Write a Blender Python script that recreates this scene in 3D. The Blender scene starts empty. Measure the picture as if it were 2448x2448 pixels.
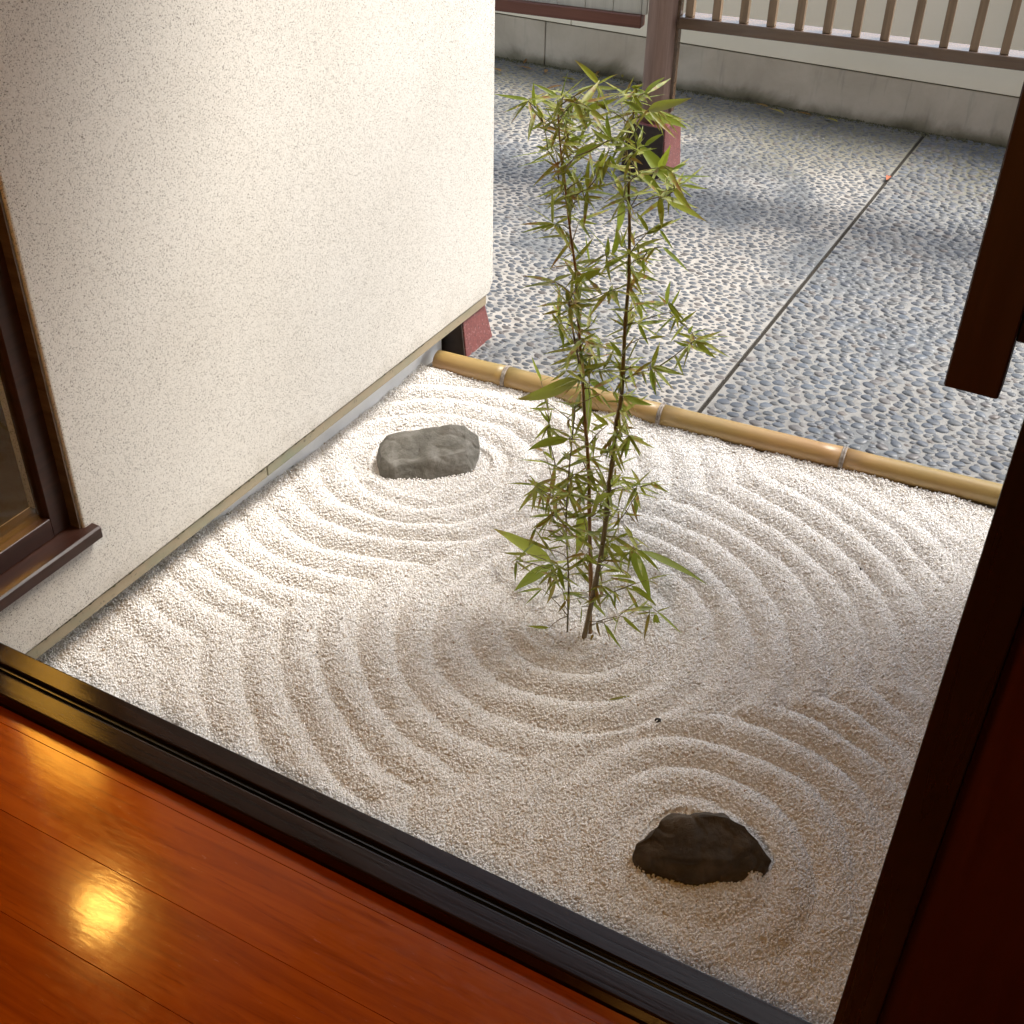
import bpy, bmesh, math, random
import numpy as np
from mathutils import Vector, Matrix, noise

scene = bpy.context.scene
R = math.radians

# ---------------------------------------------------------------- camera
CAM_Z = 1.9
PITCH, ROLL, YAW = 0.6336259, 0.02213959, -0.48669416
fwd = Vector((math.sin(YAW) * math.cos(PITCH), math.cos(YAW) * math.cos(PITCH), -math.sin(PITCH)))
rgt = fwd.cross(Vector((0, 0, 1))).normalized()
upv = rgt.cross(fwd)
rgt, upv = rgt * math.cos(ROLL) + upv * math.sin(ROLL), upv * math.cos(ROLL) - rgt * math.sin(ROLL)
cam_data = bpy.data.cameras.new('camera')
cam = bpy.data.objects.new('camera', cam_data)
scene.collection.objects.link(cam)
M3 = Matrix((rgt, upv, -fwd)).transposed()
cam.matrix_world = Matrix.Translation((0, 0, CAM_Z)) @ M3.to_4x4()
cam_data.sensor_width = 36
cam_data.lens = 36 * 1.18104
cam_data.clip_start = 0.05
cam_data.clip_end = 500
scene.camera = cam

# ---------------------------------------------------------------- sky, sun, exposure
SUN_ELEV, SUN_AZ = R(58), R(46)          # azimuth clockwise from +Y (away from the room)
world = bpy.data.worlds.new('World')
scene.world = world
world.use_nodes = True
wn = world.node_tree
bg = wn.nodes['Background']
sky = wn.nodes.new('ShaderNodeTexSky')
sky.sky_type = 'NISHITA'
sky.sun_disc = False
sky.sun_elevation = SUN_ELEV
sky.sun_rotation = SUN_AZ
sky.air_density = 1.0
sky.dust_density = 3.5
sky.ozone_density = 1.0
hs = wn.nodes.new('ShaderNodeHueSaturation')          # thin cloud takes most of the blue out of the sky
hs.inputs['Saturation'].default_value = 0.55
wn.links.new(sky.outputs[0], hs.inputs['Color'])
wn.links.new(hs.outputs[0], bg.inputs['Color'])
bg.inputs['Strength'].default_value = 0.09
sun_data = bpy.data.lights.new('sun', 'SUN')
sun_data.energy = 1.5
sun_data.angle = R(28)
sun_data.color = (1.0, 0.95, 0.88)
sun = bpy.data.objects.new('sun', sun_data)
scene.collection.objects.link(sun)
sdir = Vector((math.sin(SUN_AZ) * math.cos(SUN_ELEV), math.cos(SUN_AZ) * math.cos(SUN_ELEV), math.sin(SUN_ELEV)))
sun.rotation_euler = sdir.to_track_quat('Z', 'Y').to_euler()

vs = scene.view_settings
vs.view_transform = 'Standard'
vs.look = 'None'
vs.gamma = 1
vs.use_curve_mapping = False
vs.exposure = 2.1
scene.cycles.max_bounces = 7
scene.cycles.use_adaptive_sampling = True
scene.cycles.adaptive_threshold = 0.02
scene.cycles.diffuse_bounces = 4
scene.cycles.transparent_max_bounces = 12
scene.cycles.use_denoising = True
scene.cycles.sample_clamp_indirect = 6

C = scene.collection
rng = random.Random(11)

# ---------------------------------------------------------------- helpers
def link(name, me, mat=None, parent=None):
    o = bpy.data.objects.new(name, me)
    C.objects.link(o)
    if mat is not None and me is not None and len(me.materials) == 0:
        me.materials.append(mat)
    if parent is not None:
        o.parent = parent
    return o

def empty(name, loc=(0, 0, 0), parent=None):
    o = bpy.data.objects.new(name, None)
    C.objects.link(o)
    o.location = loc
    o.empty_display_size = 0.05
    if parent is not None:
        o.parent = parent
    return o

def tag(o, label=None, category=None, group=None, kind=None):
    if label: o['label'] = label
    if category: o['category'] = category
    if group: o['group'] = group
    if kind: o['kind'] = kind
    return o

def keep(child, parent):
    """parent without moving (parents here are unrotated empties)"""
    child.parent = parent
    child.matrix_parent_inverse = Matrix.Translation(-parent.location)
    return child

def mesh_from(name, verts, faces, smooth=False):
    me = bpy.data.meshes.new(name)
    me.from_pydata([tuple(v) for v in verts], [], faces)
    me.update()
    if smooth:
        me.polygons.foreach_set('use_smooth', [True] * len(me.polygons))
    return me

def bm_mesh(name, bm, smooth=False):
    me = bpy.data.meshes.new(name)
    bmesh.ops.recalc_face_normals(bm, faces=bm.faces)
    bm.to_mesh(me)
    bm.free()
    if smooth:
        me.polygons.foreach_set('use_smooth', [True] * len(me.polygons))
    return me

def box_mesh(name, x0, x1, y0, y1, z0, z1, bevel=0.0, seg=2):
    bm = bmesh.new()
    bmesh.ops.create_cube(bm, size=1)
    for v in bm.verts:
        v.co = Vector(((x0 + x1) / 2 + v.co.x * (x1 - x0), (y0 + y1) / 2 + v.co.y * (y1 - y0), (z0 + z1) / 2 + v.co.z * (z1 - z0)))
    if bevel > 0:
        bmesh.ops.bevel(bm, geom=list(bm.edges), offset=bevel, segments=seg, affect='EDGES', profile=0.5)
    return bm_mesh(name, bm)

def box(name, x0, x1, y0, y1, z0, z1, mat, parent=None, bevel=0.0, seg=2):
    o = link(name, box_mesh(name, x0, x1, y0, y1, z0, z1, bevel, seg), mat)
    if parent is not None:
        keep(o, parent)
    return o

def prism(name, poly, axis, a0, a1, mat, parent=None, bevel=0.0):
    """extrude a polygon along an axis; poly gives the two other coordinates in order"""
    bm = bmesh.new()
    def pt(p, a):
        if axis == 'x': return (a, p[0], p[1])
        if axis == 'y': return (p[0], a, p[1])
        return (p[0], p[1], a)
    A = [bm.verts.new(pt(p, a0)) for p in poly]
    B = [bm.verts.new(pt(p, a1)) for p in poly]
    n = len(poly)
    bm.faces.new(A); bm.faces.new(B[::-1])
    for i in range(n):
        bm.faces.new((A[i], B[i], B[(i + 1) % n], A[(i + 1) % n]))
    if bevel > 0:
        bmesh.ops.recalc_face_normals(bm, faces=bm.faces)
        bmesh.ops.bevel(bm, geom=list(bm.edges), offset=bevel, segments=2, affect='EDGES', profile=0.5)
    o = link(name, bm_mesh(name, bm), mat)
    if parent is not None:
        keep(o, parent)
    return o

def tube_geo(pts, radii, seg=8):
    """verts and faces of a tube along a polyline"""
    pts = [Vector(p) for p in pts]
    verts, faces = [], []
    n = len(pts)
    ref = Vector((0.3, 1, 0.2)).normalized()
    for i, p in enumerate(pts):
        t = (pts[min(i + 1, n - 1)] - pts[max(i - 1, 0)]).normalized()
        a = t.cross(ref)
        if a.length < 1e-3:
            a = t.cross(Vector((1, 0, 0)))
        a.normalize()
        b = t.cross(a)
        for k in range(seg):
            th = 2 * math.pi * k / seg
            verts.append(p + (a * math.cos(th) + b * math.sin(th)) * radii[i])
    for i in range(n - 1):
        for k in range(seg):
            k2 = (k + 1) % seg
            faces.append((i * seg + k, i * seg + k2, (i + 1) * seg + k2, (i + 1) * seg + k))
    faces.append(tuple(range(seg))[::-1])
    faces.append(tuple(range((n - 1) * seg, n * seg)))
    return verts, faces

# ---------------------------------------------------------------- materials
class NT:
    def __init__(self, name):
        self.m = bpy.data.materials.new(name)
        self.m.use_nodes = True
        self.t = self.m.node_tree
        self.b = self.t.nodes['Principled BSDF']
        self.out = self.t.nodes['Material Output']
    def n(self, typ, **kw):
        nd = self.t.nodes.new(typ)
        for k, v in kw.items():
            if k.startswith('i_'):
                nd.inputs[k[2:].replace('_', ' ')].default_value = v
            else:
                setattr(nd, k, v)
        return nd
    def l(self, a, b):
        self.t.links.new(a, b)
    def coord(self, kind='Object', scale=(1, 1, 1)):
        tc = self.n('ShaderNodeTexCoord')
        mp = self.n('ShaderNodeMapping')
        mp.inputs['Scale'].default_value = scale
        self.l(tc.outputs[kind], mp.inputs['Vector'])
        return mp.outputs[0]
    def noise(self, vec, scale, detail=4, rough=0.55, dist=0.0):
        nd = self.n('ShaderNodeTexNoise')
        nd.inputs['Scale'].default_value = scale
        nd.inputs['Detail'].default_value = detail
        nd.inputs['Roughness'].default_value = rough
        nd.inputs['Distortion'].default_value = dist
        self.l(vec, nd.inputs['Vector'])
        return nd.outputs['Fac']
    def ramp(self, fac, stops):
        nd = self.n('ShaderNodeValToRGB')
        el = nd.color_ramp.elements
        while len(el) < len(stops):
            el.new(0.5)
        for e, (p, c) in zip(el, stops):
            e.position = p
            e.color = (*c, 1) if len(c) == 3 else c
        self.l(fac, nd.inputs[0])
        return nd.outputs[0]
    def mix(self, fac, a, b, mode='MIX'):
        nd = self.n('ShaderNodeMix', data_type='RGBA', blend_type=mode)
        for sock, v in ((nd.inputs[0], fac), (nd.inputs[6], a), (nd.inputs[7], b)):
            if hasattr(v, 'links'):
                self.l(v, sock)
            elif isinstance(v, (int, float)):
                sock.default_value = v
            else:
                sock.default_value = (*v, 1)
        return nd.outputs[2]
    def math(self, op, a, b=None, clamp=False):
        nd = self.n('ShaderNodeMath', operation=op, use_clamp=clamp)
        for s, v in zip(nd.inputs, (a, b)):
            if v is None: continue
            if hasattr(v, 'links'): self.l(v, s)
            else: s.default_value = v
        return nd.outputs[0]
    def maprange(self, v, a, b, c=0.0, d=1.0, smooth=True):
        nd = self.n('ShaderNodeMapRange')
        nd.interpolation_type = 'SMOOTHSTEP' if smooth else 'LINEAR'
        self.l(v, nd.inputs[0])
        for i, x in enumerate((a, b, c, d)):
            nd.inputs[i + 1].default_value = x
        return nd.outputs[0]
    def bump(self, height, strength=0.3, dist=0.01):
        nd = self.n('ShaderNodeBump')
        nd.inputs['Strength'].default_value = strength
        nd.inputs['Distance'].default_value = dist
        self.l(height, nd.inputs['Height'])
        self.l(nd.outputs[0], self.b.inputs['Normal'])
        return nd
    def color(self, c):
        if hasattr(c, 'links'): self.l(c, self.b.inputs['Base Color'])
        else: self.b.inputs['Base Color'].default_value = (*c, 1)
    def rough(self, r):
        if hasattr(r, 'links'): self.l(r, self.b.inputs['Roughness'])
        else: self.b.inputs['Roughness'].default_value = r

def wood(name, dark, light, axis, rough=0.4, scale=1.0, coat=0.0, bumpd=0.002, spec=0.5):
    m = NT(name)
    s = [26 * scale] * 3
    s['xyz'.index(axis)] = 1.6 * scale
    v = m.coord('Object', s)
    oi = m.n('ShaderNodeObjectInfo')
    add = m.n('ShaderNodeVectorMath', operation='ADD')
    sc = m.n('ShaderNodeVectorMath', operation='SCALE')
    comb = m.n('ShaderNodeCombineXYZ')
    for i in range(3): m.l(oi.outputs['Random'], comb.inputs[i])
    m.l(comb.outputs[0], sc.inputs[0]); sc.inputs['Scale'].default_value = 37.0
    m.l(v, add.inputs[0]); m.l(sc.outputs[0], add.inputs[1])
    v2 = add.outputs[0]
    f = m.noise(v2, 1.0, 6, 0.6, 1.2)
    fine = m.noise(v2, 5.0, 3, 0.6)
    mixed = m.math('ADD', m.math('MULTIPLY', f, 0.75), m.math('MULTIPLY', fine, 0.25))
    col = m.ramp(mixed, [(0.32, dark), (0.68, light)])
    m.color(col)
    m.rough(m.maprange(f, 0.3, 0.7, rough * 0.85, rough * 1.2))
    m.b.inputs['Coat Weight'].default_value = coat
    m.b.inputs['Coat Roughness'].default_value = 0.12
    m.b.inputs['Specular IOR Level'].default_value = spec
    m.bump(mixed, 0.25, bumpd)
    return m.m

def make_materials():
    D = {}
    # plaster with dark speckle
    m = NT('speckled_plaster')
    v = m.coord('Object')
    vo = m.n('ShaderNodeTexVoronoi', feature='F1'); vo.inputs['Scale'].default_value = 320
    vv = m.n('ShaderNodeVectorMath', operation='ADD')
    nz = m.n('ShaderNodeTexNoise'); nz.inputs['Scale'].default_value = 260; nz.inputs['Detail'].default_value = 2
    m.l(v, nz.inputs['Vector'])
    sc = m.n('ShaderNodeVectorMath', operation='SCALE'); sc.inputs['Scale'].default_value = 0.01
    m.l(nz.outputs['Color'], sc.inputs[0]); m.l(v, vv.inputs[0]); m.l(sc.outputs[0], vv.inputs[1])
    m.l(vv.outputs[0], vo.inputs['Vector'])
    # a random value per cell decides whether the cell is a dark pit
    sep = m.n('ShaderNodeSeparateColor'); m.l(vo.outputs['Color'], sep.inputs[0])
    pit_sel = m.maprange(sep.outputs[0], 0.38, 0.62)
    pit_shape = m.maprange(vo.outputs['Distance'], 0.26, 0.48, 1.0, 0.0)
    pit = m.math('MULTIPLY', pit_sel, pit_shape)
    grain = m.noise(v, 330, 3, 0.7)
    large = m.noise(v, 2.2, 3, 0.5)
    base = m.mix(m.maprange(large, 0.3, 0.7), (0.68, 0.655, 0.60), (0.735, 0.715, 0.665))
    base = m.mix(m.maprange(grain, 0.35, 0.65), m.mix(0.5, base, (0.55, 0.50, 0.42)), base)
    col = m.mix(m.math('MULTIPLY', pit, 0.95), base, (0.11, 0.092, 0.066))
    spz = m.n('ShaderNodeSeparateXYZ'); m.l(v, spz.inputs[0])
    dirt = m.math('ADD', spz.outputs[2], m.math('MULTIPLY', m.math('SUBTRACT', m.noise(v, 9, 5, 0.65), 0.5), 0.22))
    col = m.mix(m.maprange(dirt, 0.22, 0.10, 0, 0.30), col, (0.30, 0.26, 0.19))
    m.color(col); m.rough(0.92)
    hgt = m.math('ADD', m.math('SUBTRACT', m.math('MULTIPLY', grain, 0.6), pit), m.math('MULTIPLY', m.noise(v, 14, 3), 1.6))
    m.bump(hgt, 0.5, 0.0015)
    D['plaster'] = m.m
    # cream render on boundary wall
    m = NT('cream_render')
    v = m.coord('Object')
    n1 = m.noise(v, 1.5, 4); n2 = m.noise(v, 60, 3)
    m.color(m.mix(m.maprange(n1, 0.3, 0.7), (0.70, 0.65, 0.51), (0.77, 0.72, 0.58)))
    m.rough(0.9); m.bump(n2, 0.3, 0.003)
    D['cream'] = m.m
    # concrete plinth with moss stains at the foot
    m = NT('stained_concrete')
    v = m.coord('Object')
    n1 = m.noise(v, 3.0, 6, 0.62, 0.4); n2 = m.noise(v, 45, 4)
    st = m.coord('Object', (9, 9, 0.8)); streak = m.noise(st, 2.2, 4, 0.6)
    base = m.ramp(n1, [(0.3, (0.37, 0.325, 0.25)), (0.7, (0.52, 0.465, 0.37))])
    base = m.mix(m.maprange(streak, 0.56, 0.72, 0, 0.45), base, (0.20, 0.19, 0.16))
    tc = m.n('ShaderNodeTexCoord'); sp = m.n('ShaderNodeSeparateXYZ'); m.l(tc.outputs['Object'], sp.inputs[0])
    hz = m.math('ADD', sp.outputs[2], m.math('MULTIPLY', m.math('SUBTRACT', n1, 0.5), 0.16))
    base = m.mix(m.maprange(hz, 0.085, 0.0, 0, 0.85), base, (0.085, 0.078, 0.038))
    base = m.mix(m.maprange(hz, 0.012, -0.02, 0, 0.8), base, (0.03, 0.026, 0.015))
    m.color(base); m.rough(0.9); m.bump(n2, 0.4, 0.004)
    D['concrete'] = m.m
    # foundation
    m = NT('foundation_concrete')
    v = m.coord('Object'); n1 = m.noise(v, 12, 5); 
    m.color(m.ramp(n1, [(0.3, (0.68, 0.69, 0.69)), (0.7, (0.78, 0.79, 0.79))])); m.rough(0.85); m.bump(m.noise(v, 80, 3), 0.25, 0.002)
    D['foundation'] = m.m
    # weathered metal/wood strip at wall foot
    m = NT('weathered_strip')
    v = m.coord('Object', (1, 0.6, 1)); n1 = m.noise(v, 5, 5, 0.6); n2 = m.noise(m.coord('Object'), 70, 4)
    c = m.ramp(n1, [(0.3, (0.20, 0.165, 0.10)), (0.52, (0.33, 0.27, 0.18)), (0.72, (0.21, 0.22, 0.15))])
    c = m.mix(m.maprange(n2, 0.62, 0.75, 0, 0.8), c, (0.06, 0.05, 0.035))
    m.color(c); m.rough(0.7); m.bump(n2, 0.3, 0.002)
    D['strip'] = m.m
    # gravel grains
    m = NT('white_gravel')
    at = m.n('ShaderNodeAttribute', attribute_name='tint')
    m.color(at.outputs['Color']); m.rough(0.55); m.b.inputs['Specular IOR Level'].default_value = 0.35
    D['grain'] = m.m
    m = NT('gravel_bed')
    v = m.coord('Object'); n1 = m.noise(v, 300, 3)
    m.color(m.ramp(n1, [(0.3, (0.60, 0.57, 0.52)), (0.7, (0.76, 0.74, 0.70))])); m.rough(0.9)
    D['bed'] = m.m
    # pebbles and mortar: wet patches
    def wet_mask(m, P):
        n = m.noise(P, 1.35, 4, 0.55, 0.35)
        return m.maprange(n, 0.43, 0.60)
    m = NT('paving_mortar')
    v = m.coord('Object')
    w = wet_mask(m, v)
    sp = m.n('ShaderNodeSeparateXYZ'); m.l(v, sp.inputs[0])
    n1 = m.noise(v, 22, 5, 0.6); n2 = m.noise(v, 160, 3); n3 = m.noise(v, 2.5, 4)
    dry = m.ramp(n1, [(0.3, (0.21, 0.195, 0.172)), (0.7, (0.32, 0.302, 0.272))])
    wet = m.ramp(n1, [(0.3, (0.07, 0.076, 0.078)), (0.7, (0.15, 0.158, 0.16))])
    # the bay beyond the joint is greyer
    right = m.maprange(sp.outputs[0], -1.10, -0.90)
    wetf = m.math('MAXIMUM', w, m.math('MULTIPLY', right, 0.62))
    c = m.mix(wetf, dry, wet)
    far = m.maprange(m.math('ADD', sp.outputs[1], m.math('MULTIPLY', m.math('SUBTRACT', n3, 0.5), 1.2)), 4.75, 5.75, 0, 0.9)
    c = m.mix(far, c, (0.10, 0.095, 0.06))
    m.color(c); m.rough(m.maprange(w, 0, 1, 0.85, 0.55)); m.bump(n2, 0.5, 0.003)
    D['mortar'] = m.m
    m = NT('river_pebble')
    geo = m.n('ShaderNodeNewGeometry')
    at = m.n('ShaderNodeAttribute', attribute_name='tint'); 
    w = wet_mask(m, geo.outputs['Position'])
    n1 = m.noise(geo.outputs['Position'], 260, 3)
    c = m.mix(m.maprange(n1, 0.35, 0.65), m.mix(0.35, at.outputs['Color'], (0.06, 0.065, 0.07)), at.outputs['Color'])
    m.color(c); m.rough(m.maprange(w, 0, 1, 0.60, 0.44)); m.b.inputs['Specular IOR Level'].default_value = 0.45
    D['pebble'] = m.m
    # moss
    m = NT('moss')
    v = m.coord('Object'); n1 = m.noise(v, 60, 4)
    m.color(m.ramp(n1, [(0.3, (0.035, 0.033, 0.018)), (0.7, (0.10, 0.095, 0.045))])); m.rough(0.95); m.bump(n1, 0.8, 0.01)
    D['moss'] = m.m
    # granite
    m = NT('red_granite')
    v = m.coord('Object'); n1 = m.noise(v, 90, 4, 0.7); vo = m.n('ShaderNodeTexVoronoi'); vo.inputs['Scale'].default_value = 220; m.l(v, vo.inputs['Vector'])
    sep = m.n('ShaderNodeSeparateColor'); m.l(vo.outputs['Color'], sep.inputs[0])
    c = m.ramp(n1, [(0.3, (0.13, 0.038, 0.034)), (0.7, (0.21, 0.068, 0.062))])
    c = m.mix(m.maprange(sep.outputs[0], 0.90, 0.96, 0, 0.45), c, (0.42, 0.25, 0.24))
    c = m.mix(m.maprange(sep.outputs[1], 0.88, 0.95, 0, 0.7), c, (0.06, 0.03, 0.03))
    m.color(c); m.rough(0.35)
    D['granite'] = m.m
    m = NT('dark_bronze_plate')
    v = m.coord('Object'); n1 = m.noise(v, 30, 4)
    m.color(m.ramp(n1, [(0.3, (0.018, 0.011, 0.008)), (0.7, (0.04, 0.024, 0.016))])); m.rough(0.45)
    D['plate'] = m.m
    # rock
    for nm, cs, sc in (('grey_rock', ((0.075, 0.070, 0.056), (0.14, 0.132, 0.11), (0.23, 0.22, 0.195)), 1.0),
                       ('brown_rock', ((0.030, 0.022, 0.014), (0.062, 0.046, 0.029), (0.12, 0.09, 0.058)), 1.0)):
        m = NT(nm)
        v = m.coord('Object'); n1 = m.noise(v, 16, 8, 0.65, 0.6); n2 = m.noise(v, 90, 6, 0.7); n3 = m.noise(m.coord('Object', (8, 30, 30)), 1.2, 5)
        f = m.math('ADD', m.math('MULTIPLY', n1, 0.65), m.math('MULTIPLY', n3, 0.35))
        c = m.ramp(f, [(0.32, cs[0]), (0.5, cs[1]), (0.68, cs[2])])
        c = m.mix(m.maprange(n2, 0.58, 0.72, 0, 0.5), c, cs[2])
        m.color(c); m.rough(0.8)
        m.bump(m.math('ADD', m.math('MULTIPLY', n1, 1.0), m.math('MULTIPLY', n2, 0.35)), 0.7, 0.008)
        D[nm] = m.m
    # bamboo edging pole
    m = NT('dry_bamboo')
    v = m.coord('Object', (1.2, 30, 30)); n1 = m.noise(v, 1.4, 5, 0.6, 0.3); n2 = m.noise(m.coord('Object', (0.8, 3, 3)), 1.6, 4)
    n4 = m.noise(m.coord('Object', (6, 140, 140)), 1.0, 3)
    c = m.ramp(n2, [(0.28, (0.22, 0.175, 0.06)), (0.5, (0.31, 0.20, 0.07)), (0.72, (0.35, 0.19, 0.085))])
    c = m.mix(m.maprange(n1, 0.55, 0.75, 0, 0.45), c, (0.20, 0.125, 0.045))
    c = m.mix(m.maprange(n4, 0.60, 0.8, 0, 0.3), c, (0.24, 0.15, 0.06))
    m.color(c); m.rough(0.38); m.bump(n1, 0.15, 0.002)
    D['bamboo_dry'] = m.m
    m = NT('bamboo_node')
    v = m.coord('Object'); n1 = m.noise(v, 90, 4)
    m.color(m.ramp(n1, [(0.35, (0.13, 0.10, 0.075)), (0.65, (0.30, 0.265, 0.225))])); m.rough(0.7)
    D['bamboo_node'] = m.m
    # living bamboo
    def leafmat(nm, lo, hi, tipc, tipw):
        m = NT(nm)
        oi = m.n('ShaderNodeObjectInfo')
        tc = m.n('ShaderNodeTexCoord'); sp = m.n('ShaderNodeSeparateXYZ'); m.l(tc.outputs['Object'], sp.inputs[0])
        c = m.mix(oi.outputs['Random'], lo, hi)
        vein = m.noise(m.coord('Object', (9, 0.4, 1)), 3.0, 2)
        c = m.mix(m.math('MULTIPLY', vein, 0.35), c, lo)
        tf = m.maprange(m.math('ADD', sp.outputs[1], m.math('MULTIPLY', m.math('SUBTRACT', oi.outputs['Random'], 0.5), 0.5)), 0.86, 1.05, 0, tipw)
        c = m.mix(tf, c, tipc)
        m.color(c); m.rough(0.42)
        tr = m.n('ShaderNodeBsdfTranslucent'); 
        m.l(m.mix(0.5, c, (0.35, 0.42, 0.03), 'MIX'), tr.inputs['Color'])
        mx = m.n('ShaderNodeMixShader'); mx.inputs[0].default_value = 0.45
        m.l(m.b.outputs[0], mx.inputs[1]); m.l(tr.outputs[0], mx.inputs[2]); m.l(mx.outputs[0], m.out.inputs['Surface'])
        return m.m
    D['leaf0'] = leafmat('green_leaf', (0.15, 0.22, 0.026), (0.41, 0.43, 0.07), (0.30, 0.20, 0.06), 0.9)
    D['leaf1'] = leafmat('yellow_leaf', (0.20, 0.17, 0.03), (0.30, 0.23, 0.05), (0.30, 0.15, 0.05), 1.0)
    D['leaf2'] = leafmat('dry_leaf', (0.16, 0.06, 0.018), (0.28, 0.15, 0.05), (0.14, 0.05, 0.02), 1.0)
    m = NT('small_leaf')
    n1 = m.noise(m.coord('Object'), 45, 2)
    c = m.ramp(n1, [(0.35, (0.17, 0.225, 0.03)), (0.56, (0.36, 0.38, 0.07)), (0.66, (0.32, 0.19, 0.06))])
    m.color(c); m.rough(0.45)
    tr = m.n('ShaderNodeBsdfTranslucent'); m.l(c, tr.inputs['Color'])
    mx = m.n('ShaderNodeMixShader'); mx.inputs[0].default_value = 0.35
    m.l(m.b.outputs[0], mx.inputs[1]); m.l(tr.outputs[0], mx.inputs[2]); m.l(mx.outputs[0], m.out.inputs['Surface'])
    D['leaf_small'] = m.m
    def culmmat(nm, a, b, node):
        m = NT(nm)
        v = m.coord('Object', (1, 1, 0.25)); n1 = m.noise(v, 26, 4)
        c = m.ramp(n1, [(0.3, a), (0.7, b)])
        m.color(c); m.rough(0.4)
        return m.m
    D['culm_dark'] = culmmat('dark_culm', (0.09, 0.065, 0.022), (0.22, 0.155, 0.05), 0)
    D['culm_orange'] = culmmat('orange_culm', (0.17, 0.095, 0.025), (0.36, 0.19, 0.05), 0)
    D['twig'] = culmmat('twig', (0.10, 0.08, 0.02), (0.19, 0.14, 0.04), 0)
    # woods
    D['post'] = wood('post_wood', (0.14, 0.08, 0.055), (0.29, 0.19, 0.14), 'z', 0.55)
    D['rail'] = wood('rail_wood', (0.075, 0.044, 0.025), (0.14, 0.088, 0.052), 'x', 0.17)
    D['rail_red'] = wood('red_rail_wood', (0.09, 0.032, 0.02), (0.16, 0.062, 0.038), 'x', 0.4)
    D['baluster'] = wood('baluster_wood', (0.14, 0.092, 0.052), (0.28, 0.19, 0.11), 'z', 0.5)
    D['panelgrey'] = wood('grey_board', (0.40, 0.39, 0.32), (0.55, 0.54, 0.45), 'z', 0.8)
    D['sill'] = wood('dark_lacquer_sill', (0.008, 0.0035, 0.002), (0.022, 0.009, 0.0045), 'x', 0.17, coat=0.0, spec=0.22)
    D['groove'] = wood('track_black', (0.004, 0.005, 0.004), (0.010, 0.010, 0.008), 'x', 0.3)
    D['jamb'] = wood('black_jamb', (0.004, 0.0035, 0.003), (0.010, 0.008, 0.007), 'z', 0.3)
    D['panelred'] = wood('dark_red_panel', (0.030, 0.004, 0.0015), (0.050, 0.0065, 0.0024), 'z', 0.45)
    D['hang'] = wood('hanging_red_wood', (0.022, 0.007, 0.004), (0.042, 0.013, 0.008), 'z', 0.5)
    D['winwood'] = wood('window_wood', (0.022, 0.009, 0.006), (0.060, 0.022, 0.014), 'y', 0.35)
    D['ceil'] = wood('ceiling_wood', (0.10, 0.055, 0.03), (0.16, 0.09, 0.05), 'x', 0.6)
    D['roomwall'] = wood('room_wall', (0.16, 0.09, 0.05), (0.24, 0.14, 0.08), 'z', 0.7)
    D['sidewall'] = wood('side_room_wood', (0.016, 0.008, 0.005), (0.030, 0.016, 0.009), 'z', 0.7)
    D['eave'] = wood('eave_wood', (0.13, 0.075, 0.045), (0.22, 0.13, 0.08), 'y', 0.6)
    # varnished floor boards
    m = NT('varnished_board')
    oi = m.n('ShaderNodeObjectInfo')
    v = m.coord('Object', (2.2, 34, 34))
    add = m.n('ShaderNodeVectorMath', operation='ADD'); sc = m.n('ShaderNodeVectorMath', operation='SCALE'); cb = m.n('ShaderNodeCombineXYZ')
    for i in range(3): m.l(oi.outputs['Random'], cb.inputs[i])
    m.l(cb.outputs[0], sc.inputs[0]); sc.inputs['Scale'].default_value = 53; m.l(v, add.inputs[0]); m.l(sc.outputs[0], add.inputs[1])
    f = m.noise(add.outputs[0], 1.0, 6, 0.62, 0.8); fine = m.noise(add.outputs[0], 4.5, 3, 0.6)
    c = m.ramp(f, [(0.28, (0.24, 0.046, 0.002)), (0.5, (0.38, 0.080, 0.003)), (0.74, (0.48, 0.115, 0.006))])
    c = m.mix(m.maprange(fine, 0.58, 0.72, 0, 0.5), c, (0.18, 0.028, 0.002))
    m.color(c)
    scr = m.noise(m.coord('Object', (12, 55, 40)), 2.0, 5, 0.7)
    wave = m.noise(m.coord('Object', (1, 1, 1)), 7.0, 3, 0.5)
    m.rough(m.maprange(scr, 0.42, 0.75, 0.15, 0.30))
    m.b.inputs['Coat Weight'].default_value = 0.6; m.b.inputs['Coat Roughness'].default_value = 0.09
    m.b.inputs['Coat Tint'].default_value = (1.0, 0.72, 0.42, 1)
    h = m.math('ADD', m.math('MULTIPLY', scr, 0.2), m.math('ADD', wave, m.math('MULTIPLY', fine, 0.08)))
    bp = m.bump(h, 0.16, 0.003)
    m.l(bp.outputs[0], m.b.inputs['Coat Normal'])
    D['board'] = m.m
    # glass pane
    m = NT('window_glass')
    m.t.nodes.remove(m.b)
    tr = m.n('ShaderNodeBsdfTransparent'); tr.inputs[0].default_value = (0.86, 0.88, 0.86, 1)
    gl = m.n('ShaderNodeBsdfGlossy'); gl.inputs['Roughness'].default_value = 0.02
    fr = m.n('ShaderNodeLayerWeight'); fr.inputs['Blend'].default_value = 0.5
    mx = m.n('ShaderNodeMixShader'); m.l(m.math('ADD', m.math('MULTIPLY', m.math('POWER', fr.outputs['Facing'], 5.0), 0.8), 0.03), mx.inputs[0]); m.l(tr.outputs[0], mx.inputs[1]); m.l(gl.outputs[0], mx.inputs[2])
    m.l(mx.outputs[0], m.out.inputs['Surface'])
    D['glass'] = m.m
    def lamp(nm, col, s):
        m = NT(nm)
        m.color((0.8, 0.7, 0.5)); m.rough(0.8)
        m.b.inputs['Emission Color'].default_value = (*col, 1)
        m.b.inputs['Emission Strength'].default_value = s
        return m.m
    D['paper_lit'] = lamp('lit_lantern_paper', (1.0, 0.46, 0.06), 4.5)
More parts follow.
